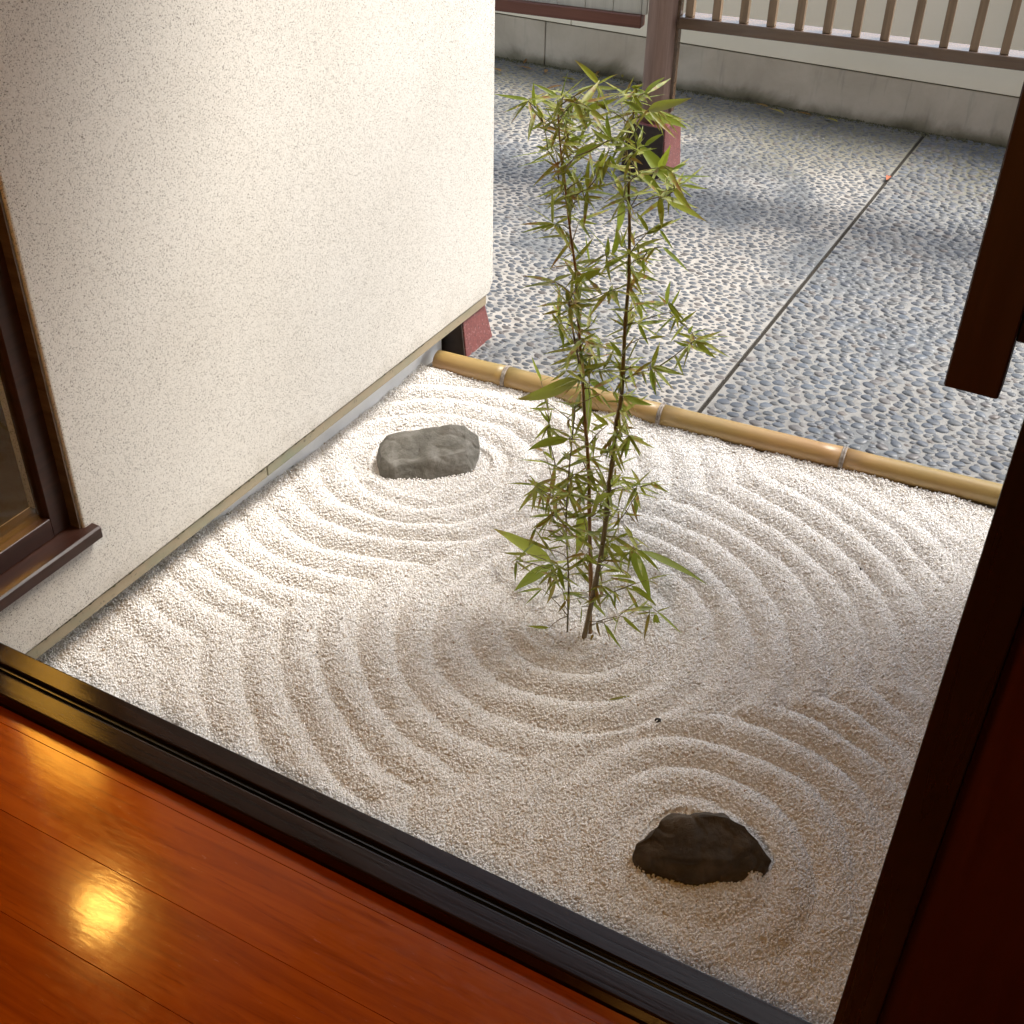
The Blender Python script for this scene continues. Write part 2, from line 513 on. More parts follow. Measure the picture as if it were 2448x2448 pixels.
    D['globe_lit'] = lamp('lit_globe', (1.0, 0.55, 0.12), 26.0)
    D['added_lit'] = lamp('added_lamp_glow', (1.0, 0.52, 0.12), 10.5)  # warm glow of the lamp added in the main room
    m = NT('ground_soil'); v = m.coord('Object'); n1 = m.noise(v, 5, 5)
    m.color(m.ramp(n1, [(0.3, (0.12, 0.10, 0.08)), (0.7, (0.2, 0.17, 0.14))])); m.rough(0.95)
    D['soil'] = m.m
    m = NT('roof_tile'); v = m.coord('Object'); n1 = m.noise(v, 12, 4)
    m.color(m.ramp(n1, [(0.3, (0.06, 0.06, 0.065)), (0.7, (0.11, 0.11, 0.115))])); m.rough(0.5)
    D['tile'] = m.m
    m = NT('dark_debris'); m.color((0.018, 0.014, 0.008)); m.rough(0.9)
    D['debris'] = m.m
    return D

MT = make_materials()

# ================================================================ SETTING
# ---- ground sheet reaching the horizon
g = link('ground', mesh_from('ground', [(-150, -150, -0.10), (150, -150, -0.10), (150, 150, -0.10), (-150, 150, -0.10)], [(0, 1, 2, 3)]), MT['soil'])
tag(g, 'bare soil under and around the building', kind='structure')

# ---- wooden floor of the room, board by board
FZ = 0.25
floor = empty('wooden_floor', (0, 0, FZ))
tag(floor, 'red varnished plank floor inside the dark room', kind='structure')
ys = [0.968, 0.938]
while ys[-1] > -2.9:
    ys.append(ys[-1] - 0.1445)
for i in range(len(ys) - 1):
    bm_ = box_mesh('board', -2.02, 2.4, ys[i + 1] + 0.0003, ys[i] - 0.0003, FZ - 0.02, FZ, 0.0005, 1)
    b = link('board', bm_, MT['board']); keep(b, floor)
box('subfloor', -2.02, 2.4, -2.95, 0.97, 0.0, FZ - 0.022, MT['groove'], floor)

# ---- the room around the camera: ceiling, walls
room = [('ceiling', -3.4, 2.5, -3.0, 1.06, 2.46, 2.56, 'ceil'),
        ('wall_back', -2.1, 2.5, -3.1, -3.0, -0.05, 2.46, 'roomwall'),
        ('wall_right', 2.5, 2.6, -3.1, 1.06, -0.05, 2.56, 'roomwall'),
        ('wall_left', -2.1, -2.025, -3.0, 0.989, -0.05, 2.46, 'roomwall'),
        ('wall_front_return', -2.1, -1.752, 0.990, 1.0645, 0.2835, 2.019, 'roomwall')]
for nm, a, b_, c_, d, e, f_, mt in room:
    tag(box(nm, a, b_, c_, d, e, f_, MT[mt]), kind='structure')
lint = box('wall_front', -2.02, 2.5, 0.985, 1.065, 2.02, 2.46, MT['roomwall'])
tag(lint, kind='structure')

# ---- eave over the strip of garden beside the room
eave = empty('eave', (0, 1.06, 2.4))
tag(eave, 'wooden eave of the house above the window', kind='structure')
EAVE_Y, EAVE_Z = 2.18, 2.24
prism('soffit', [(1.07, 2.44), (EAVE_Y, EAVE_Z), (EAVE_Y, EAVE_Z + 0.03), (1.07, 2.50)], 'x', -1.79, 3.2, MT['eave'], eave)
prism('roof_cover', [(1.07, 2.64), (1.07, 2.565), (EAVE_Y + 0.05, EAVE_Z + 0.035), (EAVE_Y + 0.05, EAVE_Z + 0.10)], 'x', -1.95, 3.2, MT['tile'], eave)
for k in range(11):
    x = -1.73 + k * 0.46
    prism('rafter', [(1.08, 2.36), (EAVE_Y - 0.06, EAVE_Z - 0.075), (EAVE_Y - 0.06, EAVE_Z - 0.002), (1.08, 2.437)], 'x', x, x + 0.045, MT['eave'], eave)

# ---- added porch roof, out of view, to shade the right-hand bay and gravel
porch = empty('added_porch_roof', (0.8, 3.1, 2.3))
tag(porch, 'added low wooden roof, out of view, shading the right hand bay', kind='structure')
box('soffit', -0.62, 2.4, 2.72, 3.75, 2.30, 2.33, MT['eave'], porch)
box('roof_cover', -0.66, 2.4, 2.70, 3.80, 2.331, 2.40, MT['tile'], porch)
for k in range(4):
    box('beam', -0.60, 2.4, 2.80 + k * 0.29, 2.85 + k * 0.29, 2.23, 2.299, MT['eave'], porch)
box('post', 2.25, 2.35, 3.60, 3.70, -0.03, 2.229, MT['rail'], porch)
box('post', 2.25, 2.35, 2.78, 2.88, -0.03, 2.229, MT['rail'], porch)

# ---- added wall, out of view, to keep light off the right-hand gravel
shade_wall = empty('added_side_wall', (0.25, 1.9, 0))
tag(shade_wall, 'added dark timber wall shading the gravel on the right, hidden past the jamb', 'wall', kind='thing')
for k_ in range(11):
    za = 0.10 + k_ * 0.19
    box('board', 0.17, 0.20, 1.066, 2.70, za, za + 0.188, MT['hang'], shade_wall, 0.002, 1)
box('foundation', 0.175, 0.30, 1.066, 2.69, -0.08, 0.099, MT['foundation'], shade_wall, 0.003, 1)
box('post', 0.165, 0.265, 2.701, 2.80, -0.03, 2.20, MT['rail'], shade_wall, 0.003, 1)

# ---- room behind the side window (dark, lamp lit)
side = empty('side_room', (-2.6, 1.3, 0.2))
tag(side, 'dim lamp lit room behind the side window', kind='structure')
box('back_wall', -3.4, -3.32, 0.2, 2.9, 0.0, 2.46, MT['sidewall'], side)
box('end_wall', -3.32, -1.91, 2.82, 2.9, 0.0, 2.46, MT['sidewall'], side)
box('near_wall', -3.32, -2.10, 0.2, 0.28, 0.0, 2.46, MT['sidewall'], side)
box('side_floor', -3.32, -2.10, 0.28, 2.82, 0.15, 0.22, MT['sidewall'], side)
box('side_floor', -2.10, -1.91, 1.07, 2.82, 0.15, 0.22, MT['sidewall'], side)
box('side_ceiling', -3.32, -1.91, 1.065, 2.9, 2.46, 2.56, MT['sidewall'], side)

# ---- plaster wall of the house with its window
WX = -1.745                    # outer face of the plaster
WB = -1.905                      # inner face
W_END = 3.132
wall = empty('plaster_wall', (WX, 2.1, 0))
tag(wall, 'cream plaster house wall with dark speckle, left of the gravel', 'wall', kind='thing')
win_y0, win_y1, win_z0, win_z1 = 1.10, 1.368, 0.342, 1.95
# the plaster is one sheet with a window opening; edges rounded
bm = bmesh.new()
def wall_piece(y0, y1, z0, z1):
    pass
outline = [(1.066, 0.155), (3.106, 0.155), (W_END, 0.188), (W_END, 2.46), (1.066, 2.46)]
# split in four rectangles round the opening
pieces = [[(1.066, 0.155), (win_y1, 0.155), (win_y1, win_z0), (1.066, win_z0)],
          [(1.066, win_z0), (win_y0, win_z0), (win_y0, win_z1), (1.066, win_z1)],
          [(1.066, win_z1), (win_y1, win_z1), (win_y1, 2.46), (1.066, 2.46)],
          [(win_y1, 0.155), (3.106, 0.155), (W_END, 0.188), (W_END, 2.46), (win_y1, 2.46), (win_y1, win_z1), (win_y1, win_z0)]]
def vert(x, y, z, cache={}):
    k = (round(x, 4), round(y, 4), round(z, 4))
    if k not in cache:
        cache[k] = bm.verts.new(k)
    return cache[k]
for p in pieces:
    bm.faces.new([vert(WX, y, z) for y, z in p])
    bm.faces.new([vert(WB, y, z) for y, z in p][::-1])
rim = [(1.066, 0.155), (win_y1, 0.155), (3.106, 0.155), (W_END, 0.188), (W_END, 2.46), (win_y1, 2.46), (1.066, 2.46), (1.066, win_z1), (1.066, win_z0)]
for i in range(len(rim)):
    a, b_ = rim[i], rim[(i + 1) % len(rim)]
    bm.faces.new([vert(WX, *a), vert(WB, *a), vert(WB, *b_), vert(WX, *b_)])
hole = [(win_y0, win_z0), (win_y1, win_z0), (win_y1, win_z1), (win_y0, win_z1)]
for i in range(4):
    a, b_ = hole[i], hole[(i + 1) % 4]
    bm.faces.new([vert(WX, *a), vert(WX, *b_), vert(WB, *b_), vert(WB, *a)])
bmesh.ops.recalc_face_normals(bm, faces=bm.faces)
be = [e for e in bm.edges if all(abs(v.co.x - WX) < 1e-4 for v in e.verts) and e.calc_face_angle(0) > 0.5]
bmesh.ops.bevel(bm, geom=be, offset=0.006, segments=3, affect='EDGES', profile=0.5)
pl = link('plaster', bm_mesh('plaster', bm), MT['plaster']); keep(pl, wall)
# foot strip, moss line above it, foundation
box('foot_strip', -1.90, WX - 0.004, 1.066, 1.96, 0.121, 0.1545, MT['strip'], wall, 0.002, 1)
box('foot_strip', -1.90, WX - 0.004, 1.9625, 3.095, 0.121, 0.1545, MT['strip'], wall, 0.002, 1)
box('foundation', -1.905, -1.818, 1.066, 2.930, -0.08, 0.1205, MT['foundation'], wall, 0.003, 1)
# patchy moss growing on top of the strip edge
mv, mf = [], []
mr = random.Random(5)
for i in range(420):
    y = mr.uniform(1.2, 2.75)
    dens = noise.noise(Vector((y * 3.0, 4.2, 0)))
    if dens < mr.uniform(-0.35, 0.45): continue
    s = mr.uniform(0.0012, 0.0035); x = WX - 0.0035 + mr.uniform(-0.001, 0.002); z = 0.155 + mr.uniform(-0.001, 0.0035)
    k = len(mv)
    mv += [(x + s, y, z), (x - s, y, z), (x, y + s * 2, z), (x, y - s * 2, z), (x, y, z + s), (x, y, z - s)]
    for a, b_ in ((0, 2), (2, 1), (1, 3), (3, 0)):
        mf += [(k + a, k + b_, k + 4), (k + b_, k + a, k + 5)]
mo = link('moss_line', mesh_from('moss_line', mv, mf), MT['moss']); keep(mo, wall); mo['kind'] = 'stuff'
# window: a part with sub-parts
fx0, fx1 = -1.815, -1.777
bars = ((fx0, fx1, win_y1 - 0.052, win_y1 - 0.001, 0.345, win_z1 - 0.045), (fx0, fx1, win_y0 + 0.001, win_y0 + 0.022, 0.345, win_z1 - 0.045),
        (fx0, fx1 + 0.002, win_y0 + 0.023, win_y1 - 0.053, 0.345, 0.392), (fx0, fx1, win_y0 + 0.001, win_y1 - 0.001, win_z1 - 0.044, win_z1 - 0.002))
bm = bmesh.new()
for x0, x1, y0, y1, z0, z1 in bars:
    me_ = box_mesh('bar', x0, x1, y0, y1, z0, z1, 0.0015, 1); bm.from_mesh(me_); bpy.data.meshes.remove(me_)
win = link('window', bm_mesh('window', bm), MT['winwood']); keep(win, wall)
def wsub(name, mat, x0, x1, y0, y1, z0, z1, bevel=0.0015):
    o = link(name, box_mesh(name, x0, x1, y0, y1, z0, z1, bevel, 1), mat)
    o.parent = win
    return o
wsub('sill', MT['winwood'], -1.904, WX + 0.024, 1.068, 1.395, 0.312, 0.344, 0.004)
wsub('reveal_shade_board', MT['rail'], -1.776, WX - 0.006, win_y1 - 0.006, win_y1 - 0.0006, 0.345, win_z1 - 0.003, 0.0)  # brown board laid over the plaster reveal; its dark colour stands in for shade
wsub('pane', MT['glass'], -1.797, -1.793, win_y0 + 0.022, win_y1 - 0.052, 0.392, win_z1 - 0.045, 0.0)

# ---- boundary wall beyond the fence
bw = empty('boundary_wall', (-1.5, 5.95, 0))
tag(bw, 'cream rendered boundary wall on a grey concrete plinth, behind the fence', 'wall', kind='thing')
BY = 5.91
for x0, x1 in ((-7.0, -2.995), (-2.99, 1.2), (1.205, 5.0)):
    box('plinth', x0, x1, BY, BY + 0.24, -0.1, 0.222, MT['concrete'], bw, 0.004, 1)
box('joint_strip', -7.0, 5.0, BY + 0.006, BY + 0.20, 0.2225, 0.228, MT['moss'], bw)
for x0, x1 in ((-7.0, -2.845), (-2.841, 0.9), (0.904, 5.0)):
    box('render', x0, x1, BY - 0.004, BY + 0.20, 0.2285, 0.74, MT['cream'], bw, 0.002, 1)
box('coping', -7.0, 5.0, BY - 0.03, BY + 0.24, 0.7405, 0.79, MT['tile'], bw, 0.01, 1)

# ================================================================ PEBBLE PAVING
pav = empty('pebble_paving', (-1.2, 4.0, 0))
tag(pav, 'grey river pebble paving set in mortar between bamboo edging and boundary wall', kind='structure')
JX = -0.965
def edge_y(x):                                   # line of the bamboo edging
    return 2.815 + (x + 1.78) * 0.0765
# mortar beds of the two bays, with the joint between them
def bed(name, x0, x1):
    me = mesh_from(name, [(x0, edge_y(x0) + 0.0, 0), (x1, edge_y(x1) + 0.0, 0), (x1, BY, 0), (x0, BY, 0), (x0, edge_y(x0), -0.06), (x1, edge_y(x1), -0.06), (x1, BY, -0.06), (x0, BY, -0.06)],
                   [(0, 1, 2, 3), (0, 4, 5, 1), (1, 5, 6, 2), (2, 6, 7, 3), (3, 7, 4, 0)])
    o = link(name, me, MT['mortar']); keep(o, pav)
bed('mortar_bed', -4.2, JX - 0.0075)
bed('mortar_bed', JX + 0.0075, 1.6)
# joint: dark sunken fill plus a thin upright strip
def slab(name, x0, x1, z0, z1, mat):
    box(name, x0, x1, 2.86, BY - 0.002, z0, z1, mat, pav)
slab('joint_fill', JX - 0.007, JX + 0.007, -0.05, -0.004, MT['debris'])
slab('joint_strip', JX - 0.003, JX + 0.000, -0.003, 0.002, MT['debris'])

# packed pebbles (dart throwing in a stretched plane)
pr = random.Random(3)
def in_view(x, y):
    return x > -0.60 * y - 0.06 and x < 0.25 + 0.20 * (y - 2.85) and y < BY - 0.015
def throw(x_lo, x_hi, sizes, stretch):
    cell = 0.03; gridd = {}
    out = []
    for r, tries in sizes:
        for _ in range(tries):
            y = pr.uniform(2.83, BY - 0.02); x = pr.uniform(max(x_lo, -0.6 * y - 0.06), x_hi)
            if x < x_lo or not in_view(x, y) or y < edge_y(x) + 0.035: continue
            ry = r * pr.uniform(0.88, 1.12)
            X, Y = x / stretch, y
            ci, cj = int(X // cell), int(Y // cell); ok = True
            for i in (ci - 1, ci, ci + 1):
                for j in (cj - 1, cj, cj + 1):
                    for (a, b_, q) in gridd.get((i, j), ()):
                        if (a - X) ** 2 + (b_ - Y) ** 2 < ((q + ry) * 0.94) ** 2:
                            ok = False; break
                    if not ok: break
                if not ok: break
            if ok:
                gridd.setdefault((ci, cj), []).append((X, Y, ry)); out.append((x, y, ry, stretch))
    return out
left = throw(-3.7, JX - 0.020, ((0.0130, 8000), (0.0105, 28000), (0.0080, 60000), (0.0056, 70000)), 1.5)
right = throw(JX + 0.020, 0.86, ((0.0148, 9000), (0.0122, 29000), (0.0095, 60000), (0.0070, 75000)), 1.4)

def dome(var):
    rr = random.Random(100 + var)
    seg = 8
    rad = [1 + rr.uniform(-0.14, 0.14) for _ in range(seg)]
    flat = rr.uniform(0.85, 1.1)
    V, F = [], []
    for lev, (s, z) in enumerate(((1.0, -0.05), (0.82, 0.66), (0.45, 0.95))):
        for k in range(seg):
            th = 2 * math.pi * k / seg
            q = rad[k] * (1 if lev < 2 else 0.9)
            V.append((math.cos(th) * s * q, math.sin(th) * s * q, z * flat))
    V.append((0, 0, flat))
    for lev in range(2):
        for k in range(seg):
            k2 = (k + 1) % seg
            F.append((lev * seg + k, lev * seg + k2, (lev + 1) * seg + k2, (lev + 1) * seg + k))
    for k in range(seg):
        F.append((2 * seg + k, 2 * seg + (k + 1) % seg, 3 * seg))
    return V, F
DOMES = [dome(i) for i in range(12)]
TINTS = [(0.070, 0.078, 0.088), (0.095, 0.102, 0.112), (0.058, 0.065, 0.076), (0.11, 0.114, 0.118), (0.082, 0.093, 0.106), (0.066, 0.070, 0.074),
         (0.125, 0.122, 0.118), (0.074, 0.082, 0.095), (0.090, 0.095, 0.098), (0.068, 0.075, 0.088), (0.105, 0.092, 0.084), (0.088, 0.098, 0.112)]
def tint_mesh(me, cols):
    a = me.color_attributes.new('tint', 'FLOAT_COLOR', 'POINT')
    a.data.foreach_set('color', np.asarray(cols, dtype=np.float32).ravel())
def peb(x, y, r, st, dense):
    ang = pr.gauss(0, 0.35)
    k = 1.0 if dense else 0.90
    hgt = r * (pr.uniform(0.26, 0.46) if dense else pr.uniform(0.14, 0.30))
    return x, y, r * st * k, r * k, hgt, ang, pr.randrange(12), pr.gauss(0, 0.07), pr.gauss(0, 0.07)
allp = [peb(x, y, r, s, False) for x, y, r, s in left] + [peb(x, y, r, s, True) for x, y, r, s in right]
def shown(p):
    d2 = p[0] ** 2 + p[1] ** 2 + CAM_Z ** 2
    vis = -0.56 * p[1] < p[0] < -0.06 - 0.10 * (p[1] - 2.85)
    hid = p[1] < edge_y(p[0]) + 0.065
    return (p[2] * p[3]) / d2 * (1 if vis and not hid else 0.0)
allp.sort(key=shown, reverse=True)
dome_me = []
for i, (V, F) in enumerate(DOMES):
    me = mesh_from('pebble', V, F, True)
    tint_mesh(me, [(TINTS[i][0] * 0.85, TINTS[i][1] * 0.92, TINTS[i][2] * 1.0, 1)] * len(V)); me.materials.append(MT['pebble'])
    dome_me.append(me)
for (x, y, a, b_, h_, ang, v, tx, ty) in allp[:300]:
    o = bpy.data.objects.new('pebble', dome_me[v]); C.objects.link(o)
    o.parent = pav
    o.location = Vector((x, y, 0.0)) - pav.location
    o.scale = (a, b_, h_)
    o.rotation_euler = (tx, ty, ang)
rest = allp[300:]
VV, FF, CC = [], [], []
base = 0
for (x, y, a, b_, h_, ang, v, tx, ty) in rest:
    V, F = DOMES[v]
    A = np.array(V) * (a, b_, h_)
    ca, sa = math.cos(ang), math.sin(ang)
    P = np.stack((A[:, 0] * ca - A[:, 1] * sa + x, A[:, 0] * sa + A[:, 1] * ca + y, A[:, 2] + A[:, 0] * -ty + A[:, 1] * tx), 1)
    VV.append(P); FF += [tuple(i + base for i in f) for f in F]; base += len(V)
    t = TINTS[v]; q = pr.uniform(0.8, 1.2) * (0.92 if x > JX else 0.8)
    CC.append(np.tile((t[0] * q, t[1] * q, t[2] * q, 1), (len(V), 1)))
me = mesh_from('pebbles', np.concatenate(VV).tolist(), FF, True)
tint_mesh(me, np.concatenate(CC))
po = link('pebbles', me, MT['pebble']); keep(po, pav); po['kind'] = 'stuff'
print('pebbles', len(left), len(right))

# ================================================================ RAKED GRAVEL
PC, R1, R2 = (-0.86, 1.95), (-1.512, 2.359), (-0.368, 1.471)
def smooth(e0, e1, x):
    t = np.clip((x - e0) / (e1 - e0), 0, 1)
    return t * t * (3 - 2 * t)
def vnoise(x, y, f, seed):
    """cheap smooth 2-D value noise with numpy"""
    r = np.random.RandomState(seed); T = r.rand(64, 64)
    X, Y = x * f + 200, y * f + 200
    i, j = np.floor(X).astype(int), np.floor(Y).astype(int)
    u, w = X - i, Y - j
    u, w = u * u * (3 - 2 * u), w * w * (3 - 2 * w)
    g_ = lambda a, b_: T[a % 64, b_ % 64]
    return (g_(i, j) * (1 - u) + g_(i + 1, j) * u) * (1 - w) + (g_(i, j + 1) * (1 - u) + g_(i + 1, j + 1) * u) * w - 0.5
def gravel_z(x, y):
    x = np.asarray(x, float); y = np.asarray(y, float)
    wx = x + vnoise(x, y, 5, 1) * 0.022 + vnoise(x, y, 14, 2) * 0.010
    wy = y + vnoise(x, y, 5, 3) * 0.022 + vnoise(x, y, 14, 4) * 0.010
    d0 = np.hypot(wx - PC[0], wy - PC[1])
    # rock rings follow the long rock
    c, s = math.cos(R(27)), math.sin(R(27))
    u, v = (wx - R1[0]) * c + (wy - R1[1]) * s, -(wx - R1[0]) * s + (wy - R1[1]) * c
    d1 = np.hypot(u * 0.93, v * 1.04)
    d2 = np.hypot(wx - R2[0], wy - R2[1])
    p0, p1, p2 = (d0 - 0.160) / 0.087, (d1 - 0.200) / 0.085, (d2 - 0.148) / 0.083
    m = np.minimum(np.minimum(p0, p1), p2)
    amp = 0.0225 * (0.85 + 0.6 * vnoise(x, y, 4, 7))
    amp = amp * (1 - 0.80 * smooth(-0.20, -0.04, x + 0.06 * (y - 1.9)))
    amp = amp * (1 - 0.8 * smooth(1.46, 1.30, y) * smooth(-0.95, -0.70, x))
    amp = amp * (1 - 0.7 * smooth(2.70, 2.84, y))
    amp = amp * (1 - 0.75 * smooth(-1.48, -1.62, x) * smooth(1.50, 1.36, y))
    amp = amp * (1 - 0.85 * np.exp(-((x + 1.832) / 0.045) ** 2))
    wave = np.abs(np.sin(np.pi * m))
    inside = 0.55 - 0.25 * np.clip(m + 1, 0, 1)
    z = amp * np.where(m < 0, np.where(m < -0.5, inside, np.maximum(wave, 0.3)), wave)
    z = z + vnoise(x, y, 9, 8) * 0.006 + vnoise(x, y, 28, 9) * 0.004 + vnoise(x, y, 70, 10) * 0.003
    # hollow beside the far rock, gravel pushed up against wall and pole
    z = z - 0.016 * np.exp(-(((x + 1.655) / 0.05) ** 2 + ((y - 2.27) / 0.06) ** 2))
    z = z + 0.012 * np.exp(-((x + 1.832) / 0.05) ** 2) + 0.052 * smooth(2.45, 1.35, y) * np.exp(-((x + 1.832) / 0.10) ** 2)
    z = z + (0.010 + 0.016 * vnoise(x, y, 11, 12)) * np.exp(-((2.809 + (x + 1.78) * 0.0765 - y) / 0.030) ** 2)
    return z
gx0, gx1, gy0 = -1.834, 0.172, 1.06
def gravel_far(x):
    return edge_y(x) - 0.006
bed_o = empty('gravel_bed', (-0.9, 1.9, 0))
tag(bed_o, 'white gravel raked in rings round rocks and bamboo', kind='structure')
nx, ny = 260, 240
xs = np.linspace(gx0, gx1, nx)
T = np.linspace(0, 1, ny)
GX, GT = np.meshgrid(xs, T)
GY = gy0 + (gravel_far(GX) - gy0) * GT
GZ = gravel_z(GX, GY) - 0.0028
V = np.stack((GX, GY, GZ), -1).reshape(-1, 3)
idx = np.arange(nx * ny).reshape(ny, nx)
F = np.stack((idx[:-1, :-1], idx[:-1, 1:], idx[1:, 1:], idx[1:, :-1]), -1).reshape(-1, 4)
me = mesh_from('gravel_base', V.tolist(), F.tolist(), True)
o = link('gravel_base', me, MT['bed']); keep(o, bed_o)

# grains: points at the surface, small stones instanced on them
npr = np.random.RandomState(21)
sp_ = 0.0052
gxs = np.arange(gx0 + 0.002, gx1, sp_); gys = np.arange(gy0, 3.0, sp_ * 0.87)
PX, PY = np.meshgrid(gxs, gys)
PX = PX + (np.arange(len(gys)) % 2)[:, None] * sp_ * 0.5
PX = PX + npr.uniform(-0.0023, 0.0023, PX.shape); PY = PY + npr.uniform(-0.0023, 0.0023, PX.shape)
PX, PY = PX.ravel(), PY.ravel()
keepm = (PX > -1.8195) & (PX < 0.166) & (PY < gravel_far(PX) - 0.001) & (PY > 1.17)
PX, PY = PX[keepm], PY[keepm]
PZ = gravel_z(PX, PY) + npr.uniform(-0.0015, 0.0015, PX.shape)
# a few loose grains on top
k = npr.choice(len(PX), 9000, replace=False)
PX = np.concatenate((PX, PX[k] + 0.002)); PY = np.concatenate((PY, PY[k] + 0.001)); PZ = np.concatenate((PZ, PZ[k] + 0.0026))
print('grains', len(PX))
# each grain is a small rounded stone: two rings of five and a crown
NG = len(PX)
yaw_ = npr.uniform(0, 6.283, NG); rad_ = npr.uniform(0.0021, 0.0035, NG); asp_ = npr.uniform(0.72, 1.0, NG); hgt_ = npr.uniform(0.75, 1.15, NG)
tx_, ty_ = npr.normal(0, 0.35, NG), npr.normal(0, 0.35, NG)
tmpl = []
for lev, (s_, z_) in enumerate(((0.95, -0.35), (0.88, 0.42))):
    for k_ in range(5):
        th = 2 * math.pi * (k_ + 0.5 * lev) / 5
        tmpl.append((math.cos(th) * s_, math.sin(th) * s_, z_))
tmpl.append((0, 0, 0.95))
tmpl = np.array(tmpl)
Vg = tmpl[None] * np.stack((rad_, rad_ * asp_, rad_ * hgt_), 1)[:, None, :] * (1 + npr.uniform(-0.16, 0.16, (NG, 11, 1)))
Zt = Vg[..., 2] + Vg[..., 0] * tx_[:, None] + Vg[..., 1] * ty_[:, None]
cy_, sy_ = np.cos(yaw_)[:, None], np.sin(yaw_)[:, None]
Vw = np.stack((Vg[..., 0] * cy_ - Vg[..., 1] * sy_ + PX[:, None], Vg[..., 0] * sy_ + Vg[..., 1] * cy_ + PY[:, None], Zt + PZ[:, None]), -1).reshape(-1, 3)
tri = []
for k_ in range(5):
    k2 = (k_ + 1) % 5
    tri += [(k_, k2, 5 + k_), (k2, 5 + k2, 5 + k_), (5 + k_, 5 + k2, 10)]
tri = np.array(tri)
Ft = (tri[None] + (np.arange(NG) * 11)[:, None, None]).reshape(-1, 3)
pm = bpy.data.meshes.new('gravel_grains')
pm.vertices.add(len(Vw)); pm.vertices.foreach_set('co', Vw.astype(np.float32).ravel())
nt_ = len(Ft)
pm.loops.add(nt_ * 3); pm.loops.foreach_set('vertex_index', Ft.astype(np.int32).ravel())
pm.polygons.add(nt_); pm.polygons.foreach_set('loop_start', np.arange(0, nt_ * 3, 3, dtype=np.int32))
pm.polygons.foreach_set('use_smooth', np.ones(nt_, dtype=bool))
pm.update(calc_edges=True)
ct = npr.uniform(0, 1, NG)
colr = np.where(ct[:, None] < 0.10, (0.70, 0.66, 0.59), np.where(ct[:, None] < 0.5, (0.80, 0.785, 0.755), (0.85, 0.84, 0.825)))
colr = np.where(ct[:, None] > 0.996, (0.42, 0.33, 0.24), colr)
colr = np.concatenate((colr, np.ones((NG, 1))), 1)
tint_mesh(pm, np.repeat(colr, 11, axis=0))
grains = link('gravel_grains', pm, MT['grain']); keep(grains, bed_o); grains['kind'] = 'stuff'

# ================================================================ THRESHOLD, JAMB, PANELS
SZ = 0.282
sill = empty('window_sill', (-0.9, 1.02, FZ))
tag(sill, 'dark lacquered wooden threshold with a sliding track, between floor and gravel', 'threshold')
box('outer_rail', -2.0, 0.9, 1.030, 1.072, 0.02, SZ, MT['sill'], sill, 0.003, 2)
box('track', -2.0, 0.9, 1.0135, 1.0295, 0.02, SZ - 0.009, MT['groove'], sill)
box('track_lip', -2.0, 0.9, 1.0202, 1.0225, SZ - 0.0088, SZ - 0.003, MT['groove'], sill)
box('inner_rail', -2.0, 0.9, 0.9705, 1.013, 0.02, SZ, MT['sill'], sill, 0.003, 2)
jamb = box('door_jamb', -0.0295, 0.0200, 0.985, 1.062, SZ + 0.001, 2.019, MT['jamb'], None, 0.002, 2)
tag(jamb, 'black upright door jamb at the right of the opening', 'door jamb')
pan = empty('sliding_panel', (0.5, 1.04, SZ))
tag(pan, 'dark red wooden panel in shadow, right of the black jamb', 'panel')
box('board', 0.0205, 0.46, 1.010, 1.034, SZ + 0.001, 2.019, MT['panelred'], pan, 0.001, 1)
box('board', 0.4605, 0.90, 1.010, 1.034, SZ + 0.001, 2.019, MT['panelred'], pan, 0.001, 1)
fw = box('wall_front_side', 0.9005, 2.5, 0.985, 1.065, 0.0, 2.019, MT['roomwall']); tag(fw, kind='structure')
fs = box('wall_under_floor', 0.90, 2.5, 0.972, 0.984, 0.0, 2.0, MT['roomwall']); tag(fs, kind='structure')

# ---- wooden frame hanging from the eave at the right
hf = empty('hanging_screen', (-0.1, 1.36, 2.2))
tag(hf, 'dark red wooden screen hanging from the eave, upper right', 'screen')
box('stile', -0.137, -0.074, 1.350, 1.385, 1.176, 2.335, MT['hang'], hf, 0.002, 1)
box('rail', -0.0735, 0.1695, 1.354, 1.381, 1.251, 1.315, MT['jamb'], hf, 0.002, 1)
for k_ in range(2):
    xa = -0.073 + k_ * 0.1215
    box('board', xa, xa + 0.1205, 1.360, 1.375, 1.3155, 2.335, MT['jamb'], hf, 0.001, 1)

# ================================================================ BAMBOO EDGING POLE
p0 = Vector((-1.782, edge_y(-1.782) + 0.026, 0.026)); p1 = Vector((0.35, edge_y(0.35) + 0.026, 0.030))
axis = (p1 - p0); plen = axis.length; axis.normalize()
pole = empty('bamboo_edging', tuple(p0))
tag(pole, 'thick tan bamboo pole laid as edging between gravel and paving', 'bamboo pole')
def on_pole(x):
    return (x - p0.x) / (p1.x - p0.x) * plen
nodes = [on_pole(-1.542), on_pole(-1.042), on_pole(-0.509), on_pole(0.03)]
prof = []
cuts = [0.0] + nodes + [plen]
